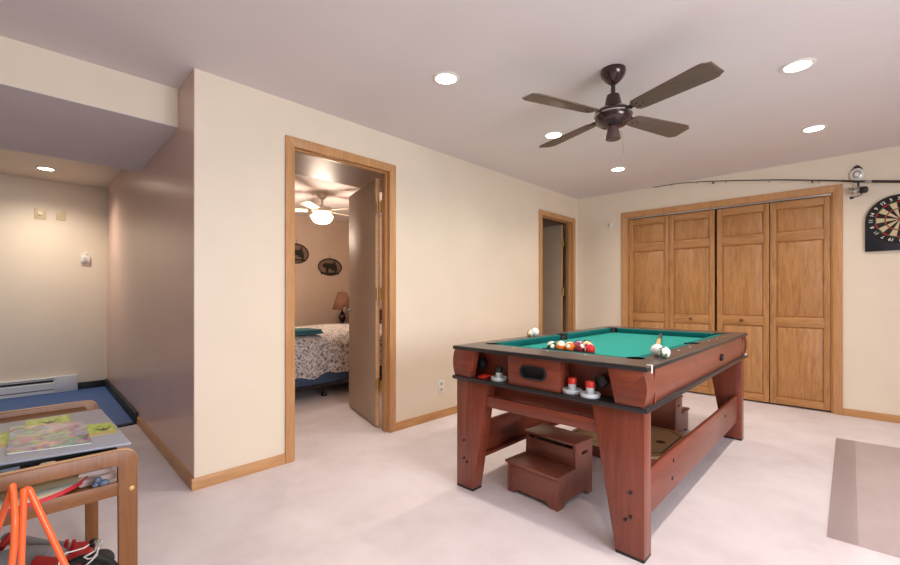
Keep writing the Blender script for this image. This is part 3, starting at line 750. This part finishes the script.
mo = thing('floor_mat', 'blue foam floor mat with black border filling the passage floor', 'floor mat', (-5.4, 0, 0))
mo_o = Vector((-5.4, 0, 0))
mt = MB(mo_o).prism([(-4.40, -3.1), (-4.40, pwy(-4.40)-.026), (XF+.004, pwy(XF)-.026), (XF+.004, -3.1)], 'z', .0, .008)
obj('mat_surface', mt, M['mat_blue'], mo)
M['blackedge'] = flat('black_foam_edge', (26, 28, 36), .6)
e_ = MB(mo_o)
e_.prism([(-4.345, -3.1), (-4.345, pwy(-4.345)-.028), (-4.395, pwy(-4.395)-.028), (-4.395, -3.1)], 'z', 0, .014, .003)
e_.prism([(-4.355, pwy(-4.355)-.001), (XF+.002, pwy(XF)-.001), (XF+.002, pwy(XF)-.024), (-4.355, pwy(-4.355)-.024)], 'z', 0, .095, .005)
e_.prism([(XF+.002, .556+.006), (XF+.02, .556+.006), (XF+.02, pwy(XF)-.026), (XF+.002, pwy(XF)-.026)], 'z', 0, .085, .004)
obj('mat_border', e_, M['blackedge'], mo)

# ------------------------------------------------------------------ clear chair mat on the right
cm, nt, b = newmat('clear_vinyl'); b.inputs['Base Color'].default_value = lin((226, 208, 206)); b.inputs['Roughness'].default_value = .25
b.inputs['Alpha'].default_value = .24; b.inputs['Base Color'].default_value = lin((184, 160, 158))
cmat = thing('chair_mat', 'translucent vinyl chair mat lying on the carpet at the right', 'chair mat', (.6, 3.45, 0))
c_ = MB((.6, 3.45, 0)).prism([(-.115, 4.33), (1.15, 4.41), (1.15, 2.56), (-.098, 2.528)], 'z', .001, .004, .001)
obj('sheet', c_, cm, cmat)
c_ = MB((.6, 3.45, 0)).prism([(-.114, 4.329), (-.01, 4.335), (.005, 2.531), (-.098, 2.529)], 'z', .0042, .0050)
cm2 = cm.copy(); cm2.node_tree.nodes['Principled BSDF'].inputs['Alpha'].default_value = .10
obj('edge_strip', c_, cm2, cmat)

# ------------------------------------------------------------------ wooden table at the left edge
tb = thing('play_table', 'wooden play table with rounded end frames at the left edge of the view', 'table', (-1.9, -.3, 0))
TO = Vector((-1.9, -.3, 0)); Y1 = .258; Y0 = -.84; ZT = .640
def endframe(x0, x1, ZT, Y1):
    def ro(y1, z1, r, n=8): return [(y1-r+r*math.sin(a*PI/2/n), z1-r+r*math.cos(a*PI/2/n)) for a in range(n+1)]
    outer = ro(Y1, ZT, .035); outer_l = [(2*((Y0+Y1)/2)-y, z) for y, z in ro(Y1, ZT, .035)][::-1]
    inner = ro(Y1-.042, ZT-.036, .012, 4); inner_l = [(Y0+Y1-y, z) for y, z in inner][::-1]
    pts = [(Y0, 0)]+outer_l+outer+[(Y1, 0), (Y1-.042, 0)]+inner[::-1]+inner_l[::-1]+[(Y0+.042, 0)]
    f = obj('end_frame', MB(TO).prism(pts, 'x', x0, x1, .003), M['toy_z'], tb)
    obj('edge_band', MB(TO).prism([(y, z+.0008) for y, z in outer_l+outer]+[(y, z-.004) for y, z in (outer_l+outer)[::-1]], 'x', x0+.002, x1-.002), M['oak_light'], f)
    obj('cross_rail', MB(TO).box(x0+.003, x1-.003, Y0+.04, Y1-.04, .525, .563, .003), M['toy_y'], f)
    for y in (Y1-.014, Y0+.014):
        for xx, s in ((x1, 1), (x0, -1)):
            obj('screw', MB(TO).lathe([(.007, 0), (.006, s*.002), (0, s*.003)], (xx, y, .538), 'x', 14), M['brass'], f)
endframe(-1.490, -1.472, .650, .258); endframe(-2.346, -2.328, .636, .271)
obj('table_top', MB(TO).box(-2.327, -1.491, Y0+.03, Y1-.03, .604, .6155, .002), M['toy_y'], tb)
obj('tray', MB(TO).box(-2.00, -1.4915, Y0+.03, Y1-.03, .6155, .626, .002), M['rubber'], tb)
obj('shelf', MB(TO).box(-2.327, -1.491, Y0+.03, Y1-.06, .540, .556, .002), M['toy_x'], tb)
# grey game board with green picture panels
GO = Vector((-1.8, -.2, .645))
bd = thing('table_game_board', 'large grey game board with green picture squares lying on the wooden table', 'game board', GO)
obj('board', MB(GO).prism([(-1.523, .251), (-2.06, .247), (-2.06, -.62), (-1.60, -.62), (-1.575, -.01)], 'z', .6455, .6515, .001), flat('grey_board_card', (160, 164, 178), .35, var=4, vs=12), bd)
obj('board_support', MB(GO).box(-2.02, -1.58, -.55, .19, .6262, .6455, .002), M['rubber'], bd)
gm, nt, b = newmat('printed_meadow'); b.inputs['Roughness'].default_value = .35
n = noise(nt, coords(nt, (1, 3, 1)), 22, 3); nt.links.new(ramp(nt, n.outputs['Fac'], [(.3, (132, 160, 50)), (.5, (176, 196, 78)), (.68, (206, 208, 130))]), b.inputs['Base Color'])
birdm = flat('printed_bird_brown', (66, 60, 46), .4); sandm = flat('printed_sand', (196, 170, 110), .4)
def card(q, c):
    o = obj('picture_panel', MB(GO).prism(q, 'z', .6515, .6520), gm, bd)
    # a small bird with raised wings
    u = Vector((0, 1)); x, y = c; s = .018
    pts = [(x-w_*s*1.6, y+u_*s*.8) for u_, w_ in ((-1.6, 1.3), (-1, .1), (-.4, -.6), (.5, -.6), (1.2, .2), (1.7, 1.4), (1, .5), (.4, .3), (.1, .9), (-.2, .3), (-.8, .5))]
    obj('bird_print', MB(GO).prism(pts, 'z', .6520, .6523), birdm, o)
    q2 = [q[3], q[2], ((q[2][0]*.8+q[1][0]*.2), (q[2][1]*.8+q[1][1]*.2)), ((q[3][0]*.8+q[0][0]*.2), (q[3][1]*.8+q[0][1]*.2))]
    obj('ground_print', MB(GO).prism(q2, 'z', .6520, .6522), sandm, o)
card([(-2.045, .045), (-2.040, .157), (-1.905, .150), (-1.92, .045)], (-1.96, .100))
card([(-1.84, .176), (-1.81, .244), (-1.665, .243), (-1.675, .172)], (-1.735, .214))
card([(-1.93, -.15), (-1.915, .012), (-1.735, .006), (-1.74, -.15)], (-1.82, -.06))
# picture book on the board
BO = Vector((-1.77, .09, .652))
bk_ = thing('picture_book', 'glossy picture book with a busy colourful cover lying on the grey game board', 'book', BO)
pm, nt, b = newmat('colourful_cover'); b.inputs['Roughness'].default_value = .15
n = noise(nt, coords(nt), 16, 6, .72, .8)
n2 = noise(nt, coords(nt), 14, 2)
bc = nt.nodes.new('ShaderNodeBrightContrast'); bc.inputs['Contrast'].default_value = 2.6; bc.inputs['Bright'].default_value = -.12; nt.links.new(n.outputs['Color'], bc.inputs['Color'])
hs = nt.nodes.new('ShaderNodeHueSaturation'); hs.inputs['Saturation'].default_value = .75; hs.inputs['Value'].default_value = .6; nt.links.new(bc.outputs[0], hs.inputs['Color'])
nt.links.new(hs.outputs['Color'], b.inputs['Base Color'])
q = [(-1.962, .010), (-1.866, .182), (-1.588, .170), (-1.640, .000)]
def shr(q, k):
    c = (sum(p[0] for p in q)/4, sum(p[1] for p in q)/4); return [(c[0]+(p[0]-c[0])*k, c[1]+(p[1]-c[1])*k) for p in q]
obj('pages', MB(BO).prism(shr(q, .985), 'z', .6524, .6560), M['white'], bk_)
obj('cover', MB(BO).prism(q, 'z', .6560, .6570), pm, bk_)
# marker and eraser on the dark table top, near rail
tag(obj('marker', MB().cyl((0, 0, 0), .009, -.14, 'y', 14, bev=-.002) if False else MB().tube([(0, 0, 0), (0, -.07, 0), (0, -.14, 0)], .0095, 14), flat('blue_grey_plastic', (96, 110, 124), .4), loc=(-1.535, .024, .6360)), 'blue grey marker lying behind the near rail of the wooden table', 'marker')
tag(obj('eraser', MB().box(-.010, .010, -.017, .017, 0, .017, .006), flat('beige_rubber', (196, 174, 150), .7), loc=(-1.525, .075, .6262)), 'beige eraser lying behind the near rail of the wooden table', 'eraser')
# striped wooden paddle with red rim on the lower shelf
PO = Vector((-1.598, .0, .5635))
pd = thing('striped_board', 'rounded wooden board with pale stripes and a red rim poking over the cross rail', 'board', PO)
def ell(rx, ry, n=40): return [(PO.x+rx*math.cos(2*PI*i/n), .0+ry*math.sin(2*PI*i/n)) for i in range(n)]
sm, nt, b = newmat('striped_board_face'); b.inputs['Roughness'].default_value = .45
tc = nt.nodes.new('ShaderNodeTexCoord'); sp = nt.nodes.new('ShaderNodeSeparateXYZ'); nt.links.new(tc.outputs['Object'], sp.inputs[0])
mr = nt.nodes.new('ShaderNodeMapRange'); mr.inputs[1].default_value = -.145; mr.inputs[2].default_value = .145; nt.links.new(sp.outputs['X'], mr.inputs[0])
cr = ramp(nt, mr.outputs[0], [(0, (222, 180, 130)), (.66, (222, 180, 130)), (.68, (236, 220, 176)), (.76, (236, 220, 176)), (.78, (196, 204, 190)), (.88, (196, 204, 190)), (.90, (236, 224, 186))])
nt.links.new(cr, b.inputs['Base Color'])
for nd in nt.nodes:
    if nd.type == 'VALTORGB': nd.color_ramp.interpolation = 'CONSTANT'
PT = Matrix.Translation((0, 0, 0))
obj('board_face', MB(PO).prism(ell(.143, .168), 'z', .5725, .5735), sm, pd)
obj('rim', MB(PO).prism(ell(.147, .173), 'z', .5625, .5725, .002), flat('raspberry_red_edge', (196, 50, 62), .4), pd)
pd.rotation_euler = (0, math.radians(4.5), 0); pd.location.z += .012
tag(obj('crumpled_paper', MB().prism([(0, 0), (.10, .01), (.09, .095), (.02, .09)], 'z', 0, .020, .006).box(.01, .08, .01, .085, .018, .034, .006), flat('pale_pink_paper', (196, 174, 168), .8, bmp=.6, bs=40), loc=(-1.615, .125, .556)), 'pale crumpled paper packet on the lower shelf of the wooden table', 'paper')
kn = MB().sphere((0, 0, 0), .008, (1.3, 1, .8), 12, 8).sphere((.004, .018, .002), .010, (1, 1.2, .8), 12, 8).sphere((-.004, .006, .009), .009, (1, 1, 1), 12, 8)
tag(obj('toy_animal', kn, flat('slate_blue_plastic', (84, 98, 124), .5), loc=(-1.476, .165, .571)), 'small slate blue plastic toy on the cross rail of the wooden table', 'toy')

# ------------------------------------------------------------------ orange tube stand
sys_a = (.6916, .7222); nn = math.hypot(*sys_a); ca, sa = sys_a[0]/nn, sys_a[1]/nn
def pix(px, py, Z):
    X = (px-450)/425*Z; z = 1.08-(py-295)*Z/425
    return Vector((X*sa-Z*ca, X*ca+Z*sa, z))
OZ = .93
og = thing('orange_stand', 'folding stand of bright orange metal tubes in the bottom left corner', 'stand', (pix(20, 700, .93).x, pix(20, 700, .93).y, 0))
OO = Vector(og.location)
M['orange'] = flat('orange_enamel', (246, 104, 48), .35, coat=.2)
def otube(ps): 
    P_ = [Vector(p) for p in ps]
    # smooth the polyline a little
    out = []
    for i, p in enumerate(P_):
        if 0 < i < len(P_)-1:
            a, c = P_[i-1], P_[i+1]; out += [p+(a-p)*min(.25, .02/(a-p).length), p, p+(c-p)*min(.25, .02/(c-p).length)]
        else: out.append(p)
    obj('tube', MB(OO).tube([tuple(p) for p in out], .0062, 14), M['orange'], og)
def foot(px, py, Z): p = pix(px, py, Z); p.z = .0063; return p
otube([foot(-90, 778, .97), pix(0, 522, .945), pix(13, 486, .93), pix(15, 520, .905), pix(14, 545, .90), foot(-20, 795, .87)])
otube([foot(8, 790, .88), pix(21, 565, .92), pix(24, 489, .935), pix(29, 489, .945), pix(65, 565, .96), foot(165, 775, .99)])

# ------------------------------------------------------------------ padded bag on the floor behind the stand
_pix = pix
def pix(px, py, Z): return _pix(px, py, Z*.895)
BG = pix(50, 560, 1.72); 
bag = thing('padded_bag', 'red and grey padded bag with white cords on the floor under the wooden table', 'bag', (BG.x, BG.y, 0))
BGo = Vector((BG.x, BG.y, 0))
M['grey_fab'] = flat('grey_fabric', (148, 148, 154), .8, var=6, vs=60, bmp=.3, bs=300); M['red_fab'] = flat('red_fabric', (176, 30, 38), .6, var=8, vs=30, bmp=.2, bs=200)
M['dark_fab'] = flat('charcoal_fabric', (48, 46, 50), .8, bmp=.3, bs=300)
def rnd_tube(ps, r, m, nm, par=bag, seg=16):
    ps = [Vector(p) for p in ps]; mb = MB(BGo).tube([tuple(p) for p in ps], r, seg)
    for p in (ps[0], ps[-1]): mb.sphere(tuple(p), r, u=seg, v=10)
    return obj(nm, mb, m, par)
rnd_tube([pix(8, 538, 1.78), pix(40, 545, 1.76), pix(68, 548, 1.74)], .020, M['grey_fab'], 'grey_padding')
rnd_tube([pix(-12, 570, 1.62), pix(20, 562, 1.62), pix(50, 562, 1.62)], .050, M['grey_fab'], 'grey_padding')
body = MB(BGo)
def quadbag(ps, th, m, nm):
    t = bmesh.new(); A = [t.verts.new(p) for p in ps]; B = [t.verts.new(p-Vector((0, 0, th))) for p in ps]; n = len(ps)
    t.faces.new(A); t.faces.new(B)
    for i in range(n): t.faces.new((A[i], A[(i+1) % n], B[(i+1) % n], B[i]))
    bmesh.ops.recalc_face_normals(t, faces=t.faces)
    return obj(nm, MB(BGo).add(t, 0, .008, 3), m, bag, angle=60)
quadbag([pix(66, 552, 1.66), pix(72, 541, 1.72), pix(93, 540, 1.72), pix(92, 549, 1.66), pix(76, 562, 1.58), pix(56, 560, 1.60)], .05, M['red_fab'], 'red_panel')
quadbag([pix(30, 562, 1.52), pix(36, 554, 1.56), pix(58, 556, 1.56), pix(62, 568, 1.50), pix(34, 575, 1.48)], .03, M['red_fab'], 'red_panel')
rnd_tube([pix(-3, 552, 1.72), pix(3, 545, 1.72), pix(10, 536, 1.74)], .012, M['red_fab'], 'red_strap')
for px in (67, 74): rnd_tube([pix(px-2, 553, 1.66), pix(px, 541, 1.66)], .006, M['red_fab'], 'red_tab')
bz = pix(70, 590, 1.62)
body = MB(BGo).sphere((bz.x, bz.y, .062), .1, (1.1, 1.5, .62), 28, 16)
b2 = pix(12, 590, 1.70); body.sphere((b2.x, b2.y, .062), .09, (1.2, 1.7, .68), 28, 16)
b3 = pix(40, 590, 1.66); body.sphere((b3.x, b3.y, .062), .1, (1.3, 1.5, .62), 28, 16)
bo = obj('bag_body', body, M['dark_fab'], bag, angle=80)
wc = pix(98, 640, 1.50); 
obj('rubber_edge', MB(BGo).tube([tuple(pix(66, 566, 1.50)), tuple(pix(80, 559, 1.52)), tuple(pix(95, 556.5, 1.54)), tuple(pix(108, 560, 1.56)), tuple(pix(116, 568, 1.58)), tuple(pix(120, 590, 1.58))], .012, 12), M['rubber'], bag)
obj('charcoal_flap', MB(BGo).prism([(0, 0)]*0 or [(wc.x-.05, .0), (wc.x+.05, 0), (wc.x, .1)], 'y', wc.y, wc.y+.001) if False else MB(BGo).sphere(tuple(pix(98, 562, 1.60)), .045, (1, 1, .8), 20, 12), M['dark_fab'], bag, angle=80)
obj('cord_clip', MB(BGo).cyl(tuple(pix(98, 545, 1.56)-Vector((0, 0, .012))), .010, .026, 'z', 12), M['silver'], bag)
obj('cord_lock', MB(BGo).sphere(tuple(pix(93.5, 543, 1.57)), .013, (1, 1, 1.1), 12, 8), M['dark'], bag)
def cord(pp): obj('cord', MB(BGo).tube([tuple(pix(*p)) for p in pp], .0022, 8), M['white'], bag, label='thin white cord')
cord([(90, 544, 1.56), (84, 548, 1.54), (74, 551, 1.52), (66, 553, 1.50), (60, 558, 1.49), (58, 572, 1.48)])
cord([(96, 547, 1.55), (95, 551, 1.53), (88, 555, 1.50), (84, 557, 1.49), (88, 559, 1.49), (93, 558, 1.49), (97, 553, 1.51), (98.5, 547, 1.54)])
cord([(98, 548, 1.54), (97, 555, 1.50), (91, 561, 1.48), (84, 567, 1.47)])
cord([(97, 542, 1.56), (100, 538.5, 1.56), (102, 541, 1.56), (100, 545, 1.56)])

pix = _pix

# ------------------------------------------------------------------ bedroom
bx0, bx1, by0, by1 = -5.50, -4.02, 1.72, 3.66
bedt = thing('bed', 'bed with grey floral comforter and blue box spring beyond the tall doorway', 'bed', (-4.76, 2.8, 0))
BO_ = Vector((-4.76, 2.8, 0))
fm, nt, b = newmat('floral_comforter'); b.inputs['Roughness'].default_value = .85
vo = nt.nodes.new('ShaderNodeTexVoronoi'); vo.inputs['Scale'].default_value = 22; vo.feature = 'DISTANCE_TO_EDGE'
n = noise(nt, coords(nt), 38, 4, .6, 1.2); nt.links.new(coords(nt), vo.inputs['Vector'])
nt.links.new(ramp(nt, n.outputs['Fac'], [(.38, (108, 104, 116)), (.46, (150, 146, 154)), (.52, (218, 210, 202)), (.6, (226, 218, 210)), (.72, (172, 168, 176))]), b.inputs['Base Color'])
bump(nt, b, noise(nt, coords(nt), 7, 2).outputs['Fac'], .5, .03)
# comforter: rounded top with a wavy hem
t = bmesh.new(); NU, NV = 36, 60
def comf(u, v):   # u across (x), v along y
    x = bx0+(bx1-bx0)*u; y = by0+(by1-by0)*v; return x, y
prof = [(bx1+.025, .235), (bx1+.045, .32), (bx1+.045, .42), (bx1+.03, .51), (bx1-.01, .57), (bx1-.08, .605), (bx1-.2, .62), (bx1-.5, .63), (bx0+.5, .64), (bx0+.2, .63), (bx0, .58), (bx0-.03, .45), (bx0-.03, .25)]
grid = []
for j in range(NV+1):
    v = j/NV; y = by0+(by1-by0)*v; row_ = []
    for i, (x, z) in enumerate(prof):
        wv = math.sin(v*34)*.012+math.sin(v*61+1)*.006
        zz = z+(math.sin(v*23)*.018+math.sin(v*47)*.01 if z < .26 else math.sin(v*17+i)*.006)
        row_.append(t.verts.new((x+(wv if z < .5 else 0)*(1 if i < 6 else -1), y, zz)))
    grid.append(row_)
for j in range(NV):
    for i in range(len(prof)-1): t.faces.new((grid[j][i], grid[j][i+1], grid[j+1][i+1], grid[j+1][i]))
t.faces.new(grid[0]); t.faces.new(grid[-1])
obj('comforter', MB(BO_).add(t), fm, bedt, angle=70)
obj('box_spring', MB(BO_).box(bx0, bx1, by0+.02, by1-.02, .145, .36, .02), flat('blue_box_spring_cloth', (58, 78, 104), .8, var=8, vs=40), bedt)
obj('bed_frame', MB(BO_).box(bx0, bx1-.02, by0+.05, by0+.09, .115, .145).box(bx0, bx1-.02, by1-.09, by1-.05, .115, .145).box(bx1-.05, bx1-.01, by0+.05, by1-.05, .115, .145).box(bx0+.01, bx0+.05, by0+.05, by1-.05, .115, .145), M['steel'], bedt)
for (x, y) in ((-4.13, 2.36), (-4.13, 1.80), (-4.13, 3.55), (bx0+.12, 1.8), (bx0+.12, 3.55), (-4.76, 2.36)):
    obj('leg', MB(BO_).cyl((x, y, .02), .016, .10, 'z', 12).lathe([(.03, 0), (.034, .006), (.026, .03), (.016, .04)], (x, y, 0), 'z', 16), M['dark'], bedt)
bedt.scale = (1, 1, 1.07)
# towel
TWo = Vector((-4.22, 2.10, .662))
tm = flat('teal_terry_cloth', (52, 100, 110), .9, var=8, vs=80, bmp=.5, bs=400)
tw = thing('folded_towel', 'folded teal towel lying on the near edge of the floral bed', 'towel', TWo)
for k, (zz, w_) in enumerate(((.010, .0), (.034, .006))):
    obj('towel_fold', MB().box(-.17+w_, .15-w_, -.26, .22-w_*2, zz, zz+.024, .0115, seg=4), tm, tw)
# nightstand, lamp
ns = thing('nightstand', 'dark wooden nightstand beyond the bed against the bedroom wall', 'nightstand', (-5.98, 3.66, 0))
M['walnut'] = wood('dark_walnut', (52, 32, 22), (84, 54, 38), 'x', .4, 2)
obj('body', MB().box(-.25, .25, -.22, .22, .06, .58, .004), M['walnut'], ns); obj('top', MB().box(-.27, .27, -.24, .24, .58, .605, .005), M['walnut'], ns)
for z in (.10, .34):
    dr = obj('drawer', MB().box(.25, .262, -.20, .20, z, z+.2, .003), M['walnut'], ns); obj('knob', MB().lathe([(.006, .262), (.014, .275), (0, .285)], (0, 0, z+.1), 'x', 14), M['brass'], dr)
for x in (-.22, .22):
    for y in (-.19, .19): obj('leg', MB().box(x-.02, x+.02, y-.02, y+.02, 0, .06), M['walnut'], ns)
la = thing('table_lamp', 'table lamp with brown pleated shade on the nightstand behind the bed', 'lamp', (-5.95, 3.72, .605))
obj('lamp_base', MB().lathe([(.07, 0), (.072, .012), (.03, .025), (.028, .05), (.055, .09), (.06, .13), (.035, .18), (.014, .21), (.012, .27)], seg=28), M['bronze'], la)
sh = []
for i in range(48):
    pass
t = bmesh.new(); A = []; B = []
for i in range(96):
    a = 2*PI*i/96; k = 1+.012*(1 if i % 2 else -1)
    A.append(t.verts.new((.155*k*math.cos(a), .155*k*math.sin(a), .24))); B.append(t.verts.new((.070*k*math.cos(a), .070*k*math.sin(a), .52)))
for i in range(96): t.faces.new((A[i], A[(i+1) % 96], B[(i+1) % 96], B[i]))
so = obj('lamp_shade', MB().add(t), flat('brown_lamp_shade', (150, 108, 84), .7), la)
so.modifiers.new('thick', 'SOLIDIFY').thickness = .002
obj('finial', MB().cyl((0, 0, .27), .003, .27, 'z', 8).sphere((0, 0, .545), .010, u=12, v=8), M['brass'], la)
# wall plaques
plm = flat('black_iron', (30, 26, 26), .5)
def plaque(loc, nm, rx, rz, label, rot=0, moose=False):
    o = thing('wall_plaque', label, 'wall decoration', loc, rot)
    pts = [(0.012, rx*math.cos(2*PI*i/36), rz*math.sin(2*PI*i/36)) for i in range(36)]
    obj('ring', MB().tube(pts, .010, 8, closed=True), plm, o)
    obj('disc', MB().prism([(rx*math.cos(2*PI*i/36), rz*math.sin(2*PI*i/36)) for i in range(36)], 'x', .002, .006), flat('plaque_tan_disc', (128, 104, 88), .6), o)
    # four legged animal silhouette
    s = rx/.15
    an = [(-.10, .01), (-.085, .035), (-.06, .045), (-.02, .04), (.04, .045), (.08, .03), (.09, .0), (.085, -.07), (.062, -.07), (.055, -.02), (.02, -.025), (-.02, -.02), (-.03, -.07), (-.052, -.07), (-.055, -.01), (-.08, -.01)]
    obj('animal_figure', MB().prism([(y*s, z*s) for y, z in an], 'x', .006, .014), plm, o)
    obj('tree_figure', MB().prism([(.02*s, -.04*s), (.10*s, -.04*s), (.06*s, .09*s)], 'x', .006, .010).box(.006, .012, -.12*s, .12*s, -.085*s, -.066*s), plm, o)
    obj('hanger', MB().tube([(.006, 0, rz), (.004, 0, rz+.08)], .003, 6), plm, o)
    return o
plaque((XF, 3.762, 1.55), 'p', .215, .135, 'oval iron plaque with a bear figure on the bedroom wall, right of two')
plaque((XF, 3.17, 1.735), 'p', .20, .150, 'oval iron plaque partly hidden by the door frame, left of two')
o = plaque((-5.20, YB, 1.80), 'p', .13, .13, 'dark iron plaque seen through the gap at the door hinges', -PI/2)
# dresser seen through the hinge gap
dr_ = thing('dresser', 'dark dresser glimpsed through the gap between bedroom door and frame', 'dresser', (-5.1, 3.93, 0))
obj('body', MB().box(-.45, .45, -.2, .215, .05, .84, .004), M['walnut'], dr_); obj('top', MB().box(-.47, .47, -.22, .215, .84, .865, .004), M['walnut'], dr_); obj('plinth', MB().box(-.43, .43, -.18, .21, 0, .05), M['walnut'], dr_)
for z in (.08, .34, .60):
    q = obj('drawer', MB().box(-.42, .42, -.212, -.2, z, z+.22, .003), M['walnut'], dr_)
    for x in (-.2, .2): obj('knob', MB().lathe([(.006, -.212), (.014, -.225), (0, -.235)], (x, 0, z+.11), 'y', 12), M['brass'], q)
# bedroom ceiling fan with light bowl
bf = thing('ceiling_fan', 'white bedroom ceiling fan with a glowing glass bowl light', 'ceiling fan', (-4.762, 2.692, H))
M['fanwhite'] = flat('cream_fan_enamel', (214, 204, 190), .4)
obj('canopy', MB().lathe([(.075, 0), (.075, -.02), (.04, -.07), (.018, -.085)], seg=28), M['fanwhite'], bf)
obj('downrod', MB().cyl((0, 0, -.17), .013, .09, 'z', 14), M['fanwhite'], bf)
obj('motor_housing', MB().lathe([(.05, -.16), (.11, -.175), (.125, -.20), (.12, -.235), (.08, -.25), (.07, -.27)], seg=32), M['fanwhite'], bf)
for k in range(5):
    a = math.radians(20+72*k); xf = Matrix.Rotation(a, 4, 'Z') @ Matrix.Translation((0, 0, -.222)) @ Matrix.Rotation(.2, 4, 'X')
    bl = obj('blade', MB().prism([(.17, -.045), (.50, -.065), (.53, -.04), (.53, .04), (.50, .065), (.17, .045)], 'z', -.003, .003, .001, xf=xf), flat('pale_blade', (222, 208, 188), .5) if k == 0 else bpy.data.materials['pale_blade'], bf)
    obj('blade_bracket', MB().box(.10, .2, -.015, .015, .003, .008, xf=xf), M['brass'], bl)
M['bowl'] = flat('lit_glass_bowl', (255, 240, 220), .4, emit=(255, 226, 190), es=9)
obj('light_bowl', MB().lathe([(.125, -.275), (.132, -.285), (.125, -.32), (.09, -.36), (.045, -.38), (0, -.385)], seg=32), M['bowl'], bf)
L = bpy.data.lights.new('bowl_lamp', 'POINT'); L.energy = 26; L.color = (1, .80, .64); L.shadow_soft_size = .12
l = bpy.data.objects.new('bowl_lamp', L); C.objects.link(l); l.parent = bf; l.location = (0, 0, -.52)

# ------------------------------------------------------------------ fill light added at an unseen opening
def added_winlight(loc, rot, sx, sy, e, col=(.86, .90, 1)):
    L = bpy.data.lights.new('added_daylight', 'AREA'); L.shape = 'RECTANGLE'; L.size = sx; L.size_y = sy; L.energy = e; L.color = col
    l = bpy.data.objects.new('added_daylight', L); C.objects.link(l); l.location = loc; l.rotation_euler = rot
added_winlight((2.40, 1.0, 1.375), (0, PI/2, 0), 1.2, 1.9, 75, (.90, .94, 1))  # added fill from the right, brightens the room
w = bpy.data.worlds.new('world'); sc.world = w; w.use_nodes = True
bgn = w.node_tree.nodes['Background']; bgn.inputs[0].default_value = (.75, .85, 1, 1); bgn.inputs[1].default_value = 1.0

# ------------------------------------------------------------------ camera
cam = bpy.data.cameras.new('camera'); co = bpy.data.objects.new('camera', cam); C.objects.link(co)
co.location = (0, 0, 1.08); co.rotation_euler = (PI/2, 0, math.atan2(.6916, .7222))
cam.sensor_width = 36; cam.lens = 425/900*36; cam.shift_y = 12.5/900; cam.clip_start = .05
sc.camera = co
sc.view_settings.view_transform = 'Standard'; sc.view_settings.look = 'None'; sc.view_settings.gamma = 1
sc.view_settings.exposure = 0.46
try: sc.view_settings.use_curve_mapping = False
except Exception: pass
